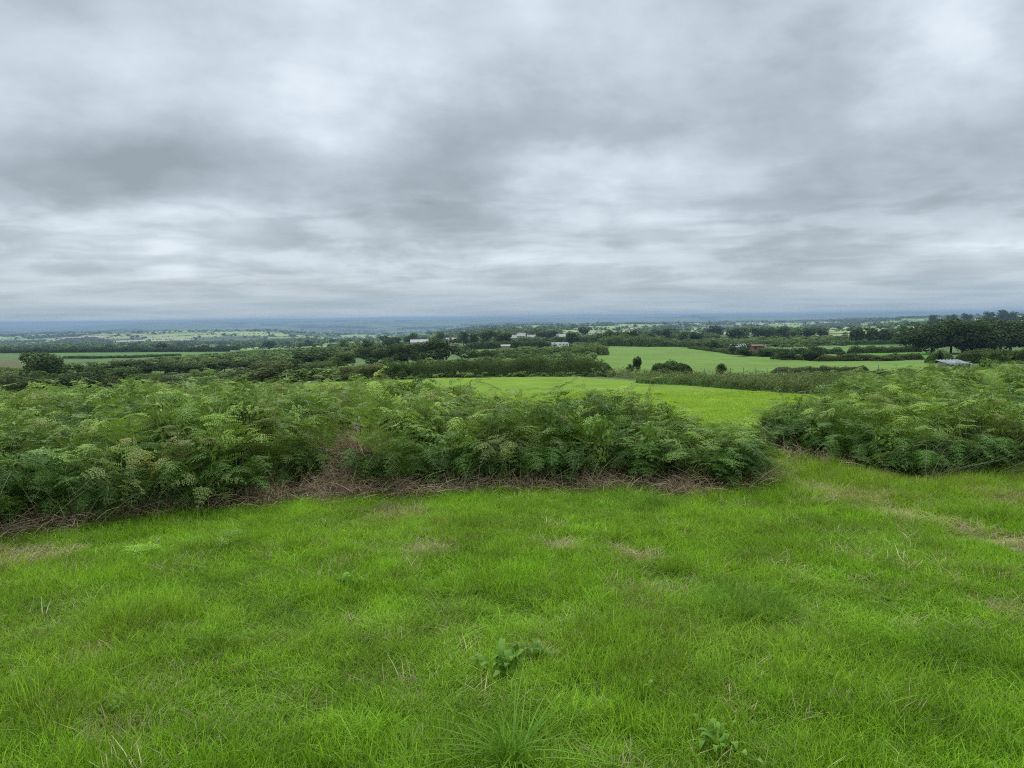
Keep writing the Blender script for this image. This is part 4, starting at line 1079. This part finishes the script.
def house(u, Y, w_, d_, h_, rise, rz, wall_m, roof_m, label, nwin=3, chim=2, name="house", cat="house", group="houses of the village", floors=2, dz=0):
    x, y = XY(u, Y); e = empty(name, x, y, rz, dz); tag(e, label, cat, group)
    a = Acc(); walls(a, w_, d_, h_, rise); link("wall", a.mesh("wall", [wall_m]), e)
    a = Acc(); gable(a, w_, d_, h_, rise); rf = link("roof", a.mesh("roof", [roof_m]), e)
    for c in range(chim):
        a = Acc(); cx = (-1, 1)[c] * (w_ / 2 - 0.6); box(a, (cx, 0, h_ + rise + 0.45), (0.8, 0.6, 1.5)); link("chimney", a.mesh("chimney", [wall_m]), rf)
    for f in range(floors):
        for k in range(nwin):
            if f == 0 and k == nwin // 2: continue
            wx = (k + 0.5) / nwin * w_ - w_ / 2; wz = 1.5 + 2.5 * f
            a = Acc(); box(a, (wx, -d_ / 2 - 0.02, wz), (1.1, 0.10, 1.2)); wn_ = link("window", a.mesh("window", [M_pane]), e)
    if floors:
        a = Acc(); wx = (nwin // 2 + 0.5) / nwin * w_ - w_ / 2; box(a, (wx, -d_ / 2 - 0.02, 1.05), (1.0, 0.12, 2.1)); link("door", a.mesh("door", [M_door]), e)
    return e
for (u, Y, w_, d_, h_, ri, rz, wm_, rm_, lb) in [
    (513, 700, 7, 7, 4.6, 2.4, 0.2, M_wallw, M_slatel, "white house at the left end of the village"),
    (522, 735, 8, 7, 4.8, 2.6, -0.15, M_wallg, M_slatel, "long grey house next to the left end of the village"),
    (532, 725, 8, 7, 4.6, 2.4, 0.1, M_wallw, M_slatel, "pale-roofed house between the long grey house and the village trees"),
    (554, 720, 8, 7, 4.8, 2.6, 1.2, M_wallw, M_slate, "white gable-end house right of the largest village tree"),
    (563, 735, 8, 7, 4.8, 2.4, -0.3, M_wallw, M_slatel, "broad white house in the middle of the village"),
    (571, 755, 7, 7, 4.6, 2.2, 0.3, M_wallg, M_slate, "small dark-roofed house behind the middle of the village"),
    (578, 690, 7, 7, 4.6, 2.4, 0.15, M_wallw, M_slate, "slate-roofed house left of the dark round village tree"),
    (584, 620, 8, 8, 4.4, 2.6, -0.2, M_wallg, M_slatel, "grey house nearest the caravan at the right of the village"),
    (590, 730, 7, 7, 4.6, 2.2, 0.1, M_wallg, M_slate, "grey house between the dark round tree and the bright gable"),
    (599, 690, 8, 8, 5.0, 2.8, 1.0, M_wallw, M_slatel, "tall white gabled house at the right end of the village"),
]: house(u, Y, w_, d_, h_, ri, rz, wm_, rm_, lb, dz=-1.3 + 0.9 * math.sin(u))
house(420, 610, 14, 9, 3.6, 2.0, 0.1, M_wallg, M_slatel, "grey-roofed farm building behind the biggest dark tree", 3, 0, "farm_building", "farm building", None, 1)
house(449, 640, 12, 7, 4.0, 1.4, 0.05, M_wallw, M_slatel, "white-walled farmhouse just right of the grey-roofed farm building", 3, 1, "farmhouse", "farmhouse", None, 1)
house(229, 1000, 18, 9, 4.0, 1.6, 0.0, M_wallw, M_slatel, "long pale barn beyond the left green field", 4, 0, "barn", "barn", None, 0)
house(556, 395, 4, 3, 1.6, 0.8, 0.2, M_wallg, M_slatel, "small grey shed beside the white caravan", 2, 0, "shed", "shed", None, 1, 0.8)
house(506, 330, 3.5, 2.5, 1.2, 0.5, 0.0, M_wallg, M_slatel, "low pale-roofed shed among the scrub below the village", 2, 0, "shed", "shed", None, 0, 1.4)
house(757, 300, 4.2, 3.2, 2.1, 0.25, 0.08, M_brick, M_brick, "small red brick shed at the corner of the middle field", 2, 0, "brick_shed", "shed", None, 1, 0.4)

# white caravan
def caravan(u, Y):
    x, y = XY(u, Y); e = empty("caravan", x, y, 0.1, 0.9); tag(e, "white static caravan half sunk in the leafy hedge below the village", "caravan")
    prof = [(-2.6, 0.35), (2.6, 0.35), (2.75, 1.2), (2.6, 2.3), (2.3, 2.55), (-2.3, 2.55), (-2.6, 2.3), (-2.75, 1.2)]
    n = len(prof); V = [(p[0], s, p[1]) for s in (-1.1, 1.1) for p in prof]; a = Acc()
    a.add(V, [(i_, (i_ + 1) % n, n + (i_ + 1) % n, n + i_) for i_ in range(n)])
    for s in (0, n): a.add(V, [(s, s + k, s + k + 1) for k in range(1, n - 1)])
    link("body", a.mesh("body", [M_cara]), e)
    for wx in (-1.7, 0.0, 1.7):
        a = Acc(); box(a, (wx, -1.11, 1.6), (0.7, 0.06, 0.45)); link("window", a.mesh("window", [M_pane]), e)
    for wx in (-0.5, 0.5):
        a = Acc(); t = np.linspace(-0.1, 0.1, 2); tube(a, [(wx, -1.0, 0.3), (wx, -0.8, 0.3)], [0.32, 0.32], 14)
        link("wheel", a.mesh("wheel", [M_rubber]), e)
caravan(563.5, 372)

# greenhouse frame beside the brick shed
def greenhouse(u, Y):
    x, y = XY(u, Y); e = empty("greenhouse", x, y, 0.1, 0.3); tag(e, "glass greenhouse with pale frame left of the small red brick shed", "greenhouse")
    a = Acc(); w_, d_, h_ = 6.5, 3.2, 1.8
    for k in range(7):
        xx = -w_ / 2 + k * w_ / 6
        for s in (-1, 1):
            tube(a, [(xx, s * d_ / 2, -0.5), (xx, s * d_ / 2, h_)], [0.06, 0.06], 4)
            tube(a, [(xx, s * d_ / 2, h_), (xx, 0, h_ + 0.9)], [0.06, 0.06], 4)
    for s in (-1, 1):
        for zz in (0.0, h_): tube(a, [(-w_ / 2, s * d_ / 2, zz), (w_ / 2, s * d_ / 2, zz)], [0.06, 0.06], 4)
    tube(a, [(-w_ / 2, 0, h_ + 0.9), (w_ / 2, 0, h_ + 0.9)], [0.07, 0.07], 4)
    link("frame", a.mesh("frame", [M_cara]), e)
    a = Acc(); box(a, (0, 0, h_ / 2), (w_ - 0.15, d_ - 0.15, h_)); link("pane", a.mesh("pane", [M_metal]), e)
greenhouse(738, 320)

# low metal roof by the right-hand bracken
def low_roof(u, Y, w_):
    x, y = XY(u, Y); e = empty("field_shelter", x, y, 0.05); tag(e, "low field shelter with pale blue-grey metal roof behind the right bracken", "shelter")
    h_ = top_height(u, Y, 360.0)
    a = Acc(); box(a, (0, 0, (h_ - 0.3) / 2), (w_ - 0.3, 2.6, h_ - 0.3)); link("wall", a.mesh("wall", [M_slatel]), e)
    n = 40; xs = np.linspace(-w_ / 2, w_ / 2, n * 2); zz = 0.025 * np.sin(xs * 14)
    V = np.concatenate([np.stack([xs, xs * 0 - 1.6, h_ - 0.42 + zz], 1), np.stack([xs, xs * 0 + 1.6, h_ - 0.02 + zz], 1)])
    V = np.concatenate([V, V - np.array([0, 0, 0.04])]); m = n * 2; i_ = np.arange(m - 1)
    a = Acc(); a.add(V, np.stack([i_, i_ + 1, m + i_ + 1, m + i_], 1)); a.add(V, np.stack([i_, i_ + 1, m + i_ + 1, m + i_], 1)[:, ::-1] + 2 * m); a.add(V, np.stack([i_, 2 * m + i_, 2 * m + i_ + 1, i_ + 1], 1))
    link("roof", a.mesh("roof", [M_metal]), e)
low_roof(955, 96, 2.9)

# ------------------------------------------------------------------ fences and poles
def fence(pts, n, h_, label):
    P = [XY(*p) for p in pts]; e = empty("wire_fence", *P[0]); tag(e, label, "fence")
    cum = np.concatenate([[0], np.cumsum([math.dist(P[i_], P[i_ + 1]) for i_ in range(len(P) - 1)])]); o = e.location
    pos = []
    for k in range(n):
        s = cum[-1] * k / (n - 1); x = np.interp(s, cum, [p[0] for p in P]); y = np.interp(s, cum, [p[1] for p in P]); z = hz1(x, y)
        hh = h_ * random.uniform(0.9, 1.08); lx = random.uniform(-.05, .05)
        a = Acc(); tube(a, [(0, 0, -0.3), (lx / 2, 0, hh / 2), (lx, 0, hh), (lx, 0, hh + 0.02)], [0.05, 0.05, 0.045, 0.01], 7)
        link("post", a.mesh("post", [M_wood]), e, (x - o[0], y - o[1], z - o[2])); pos.append((x - o[0], y - o[1], z - o[2]))
    a = Acc()
    for wz in (0.35, 0.65, 0.95):
        tube(a, [(p[0], p[1], p[2] + wz * h_) for p in pos], [0.008] * len(pos), 4)
    link("wire", a.mesh("wire", [M_wire]), e)
fence([(692, 108), (760, 112), (800, 116), (880, 112)], 15, 0.95, "wooden post and wire fence along the bank of the middle field")
def pole(u, Y, vtop, label, arm=True):
    x, y = XY(u, Y); h_ = top_height(u, Y, vtop); e = empty("telegraph_pole", x, y); tag(e, label, "pole")
    a = Acc(); t = np.linspace(0, 1, 5); tube(a, np.stack([0 * t, 0 * t, h_ * t - 0.5 * (1 - t)], 1), 0.17 - 0.06 * t, 8); link("pole_shaft", a.mesh("pole_shaft", [M_wood]), e)
    if arm: a = Acc(); box(a, (0, -0.15, h_ - 0.6), (1.8, 0.1, 0.12)); link("crossarm", a.mesh("crossarm", [M_wood]), e)
pole(593.5, 300, 345, "wooden telegraph pole at the corner of the middle field below the village")
pole(751.5, 560, 321, "pale telegraph pole standing in the gap of the far tree line")
pole(594.5, 640, 323, "thin pole rising between the houses at the right of the village")

# ------------------------------------------------------------------ single plants in the near grass
def leaf_strip(a, base, az_, ln, wd, rise, droop, r, seg=6):
    t = np.linspace(0, 1, seg + 1); D = np.array([math.cos(az_), math.sin(az_)]); S_ = np.array([-D[1], D[0]])
    out = ln * t * (1 - 0.1 * t); z = rise * np.sin(t * 1.9) - droop * t ** 2
    prof = np.sin(np.pi * np.clip(t * 0.93 + 0.05, 0, 1)) ** 0.7 * wd / 2 + 0.001
    wav = 0.15 * wd * np.sin(t * 14 + r.random() * 6)
    rows_ = []
    for s, dz_ in ((-1, 0.18), (0, -0.0), (1, 0.18)):
        rows_.append(np.stack([base[0] + D[0] * out + S_[0] * prof * s, base[1] + D[1] * out + S_[1] * prof * s, base[2] + z + dz_ * prof + wav * abs(s)], 1))
    V = np.concatenate(rows_); m = seg + 1; i_ = np.arange(seg)
    a.add(V, np.concatenate([np.stack([k * m + i_, (k + 1) * m + i_, (k + 1) * m + i_ + 1, k * m + i_ + 1], 1) for k in (0, 1)]))
def dock(u, v, s, n, label, seed):
    x, y = G(u, v); r = np.random.default_rng(seed); a = Acc()
    for k in range(int(n * 1.6)):
        leaf_strip(a, (r.normal(0, 0.04), r.normal(0, 0.04), 0.02), r.uniform(0, 6.28), s * r.uniform(0.35, 0.85), s * 0.20 * r.uniform(0.7, 1.2), s * r.uniform(0.25, 0.75), s * r.uniform(0.0, 0.3), r)
    o = link("dock_plant", a.mesh("dock_plant", [M_dock], True), None, (x, y, hz1(x, y) - 0.01)); tag(o, label, "weed", "docks growing in the near grass")
dock(508, 672, 0.17, 14, "broad-leaved dock in the middle of the near grass", 1)
dock(532, 662, 0.16, 9, "smaller dock just right of the dock in the middle", 2)
dock(722, 752, 0.13, 12, "dock at the bottom edge of the near grass, right of centre", 3)
dock(640, 700, 0.09, 6, "tiny dock between the middle dock and the bottom edge one", 4)
dock(98, 725, 0.09, 7, "small pale dock in the grass at lower left", 6)
dock(350, 590, 0.16, 7, "flat dark dock in the grass left of centre", 7)
def tussock(u, v, n, r0, h0, h1, wid, lean, label, m, seed, name="grass_tussock"):
    x, y = G(u, v); V_, F_ = blades(n, r0, h0, h1, wid, lean, seed, 6)
    o = link(name, mesh_np(name, V_, F_, [m]), None, (x, y, hz1(x, y))); tag(o, label, "grass tussock", "coarse tussocks in the near grass")
tussock(512, 768, 110, 0.07, 0.18, 0.34, 0.008, 1.7, "coarse pale tussock with arching blades at the bottom edge", M_grass_dark, 11)
tussock(750, 612, 600, 0.26, 0.10, 0.20, 0.004, 1.2, "wide dark fine-leaved tussock right of centre in the near grass", M_grass_dark, 12)
tussock(215, 648, 60, 0.06, 0.12, 0.22, 0.006, 1.4, "small tussock in the grass at left", M_grass_dark, 13)
tussock(940, 655, 80, 0.08, 0.10, 0.20, 0.006, 1.4, "small dark tussock in the grass at far right", M_grass_dark, 14)
tussock(640, 508, 420, 0.30, 0.10, 0.22, 0.006, 1.3, "spreading tussock at the foot of the bracken, right of centre", M_grass_dark, 15)
tussock(432, 556, 260, 0.15, 0.06, 0.14, 0.004, 1.9, "flattened straw-coloured tussock left of centre", M_dry, 16)
tussock(562, 551, 200, 0.14, 0.05, 0.12, 0.004, 1.9, "flattened straw-coloured tussock at centre", M_dry, 17)
def sprig(u, v, s, label, seed, nf=2, m=None):
    global stemacc
    x, y = G(u, v); r = np.random.default_rng(seed); A = Acc(); stemacc = Acc()
    for q in range(nf): frond(A, (0, 0, 0), r.uniform(0, 6.28), s * 0.5, s * 0.8, 0.02, 0.06, r, 8, s * 0.4, 0.003)
    o = link("bracken_sprig", merge2(A, stemacc, "bracken_sprig", m or M_sprig, M_stem), None, (x, y, hz1(x, y))); tag(o, label, "fern", "small bracken sprigs in the near grass")
sprig(228, 550, 0.30, "bright bracken sprig in the grass before the left bracken", 21)
sprig(140, 560, 0.22, "tiny bracken sprig in the grass at far left", 22)
sprig(398, 486, 0.45, "light green leafy sprig below the brown collapsed patch", 23, 4)
# white flowers low in the left bracken
def flowers(u, v, n, spread, lift, label, seed, m=M_petal, sz=0.022):
    x, y = G(u, v); r = np.random.default_rng(seed); e = empty("flowering_plant", x, y); tag(e, label, "flowers")
    st = Acc(); pt = Acc()
    for k in range(n):
        px_, py_ = r.normal(0, spread, 2); h_ = lift * r.uniform(0.6, 1.25); t = np.linspace(0, 1, 5)
        tube(st, np.stack([px_ * t, (py_ * 0.3 - 0.12) * t, h_ * t], 1), 0.003 * (1.1 - 0.5 * t), 4)
        c = np.array([px_, py_ * 0.3 - 0.12, h_])
        for q in range(5):
            a_ = q * 1.2566; d = np.array([math.cos(a_), -0.35, math.sin(a_)]); e_ = np.array([-math.sin(a_), 0, math.cos(a_)])
            pt.add([c, c + (d * 0.6 + e_ * 0.4) * sz, c + d * sz * 1.2, c + (d * 0.6 - e_ * 0.4) * sz], [(0, 1, 2, 3)])
    link("stem", st.mesh("stem", [M_stem]), e); link("blossom", pt.mesh("blossom", [m]), e)
flowers(143, 512, 7, 0.05, 0.30, "white bindweed-like flowers low in the front of the left bracken", 31)
flowers(203, 500, 3, 0.04, 0.42, "few small white flowers right of the larger white cluster", 32)
flowers(358, 482, 34, 0.17, 0.66, "pale seeding thistle heads above the brown collapsed patch", 33, M_thistle, 0.018)

# ------------------------------------------------------------------ air between here and the far hills
a = Acc(); R_ = 18500.0
zb = float(GZ.min()) - 1.0; zt = max(float(GZ.max()) + 5, 16.0)
box(a, (0, 0, (zb + zt) / 2), (2 * R_, 2 * R_, zt - zb))
M_haze = mat("haze"); nt = M_haze.node_tree
pv = nn(nt, 'ShaderNodeVolumePrincipled'); pv.inputs['Density Attribute'].default_value = ""; pv.inputs['Color Attribute'].default_value = ""; pv.inputs['Temperature Attribute'].default_value = ""
pv.inputs['Density'].default_value = 1.25e-4; pv.inputs['Color'].default_value = (0.33, 0.47, 0.63, 1); pv.inputs['Anisotropy'].default_value = 0.0
nt.links.new(pv.outputs[0], nn(nt, 'ShaderNodeOutputMaterial').inputs['Volume'])
haze = link("haze", a.mesh("haze", [M_haze])); tag(haze, "thin blue air over the whole countryside", "haze", kind='stuff')
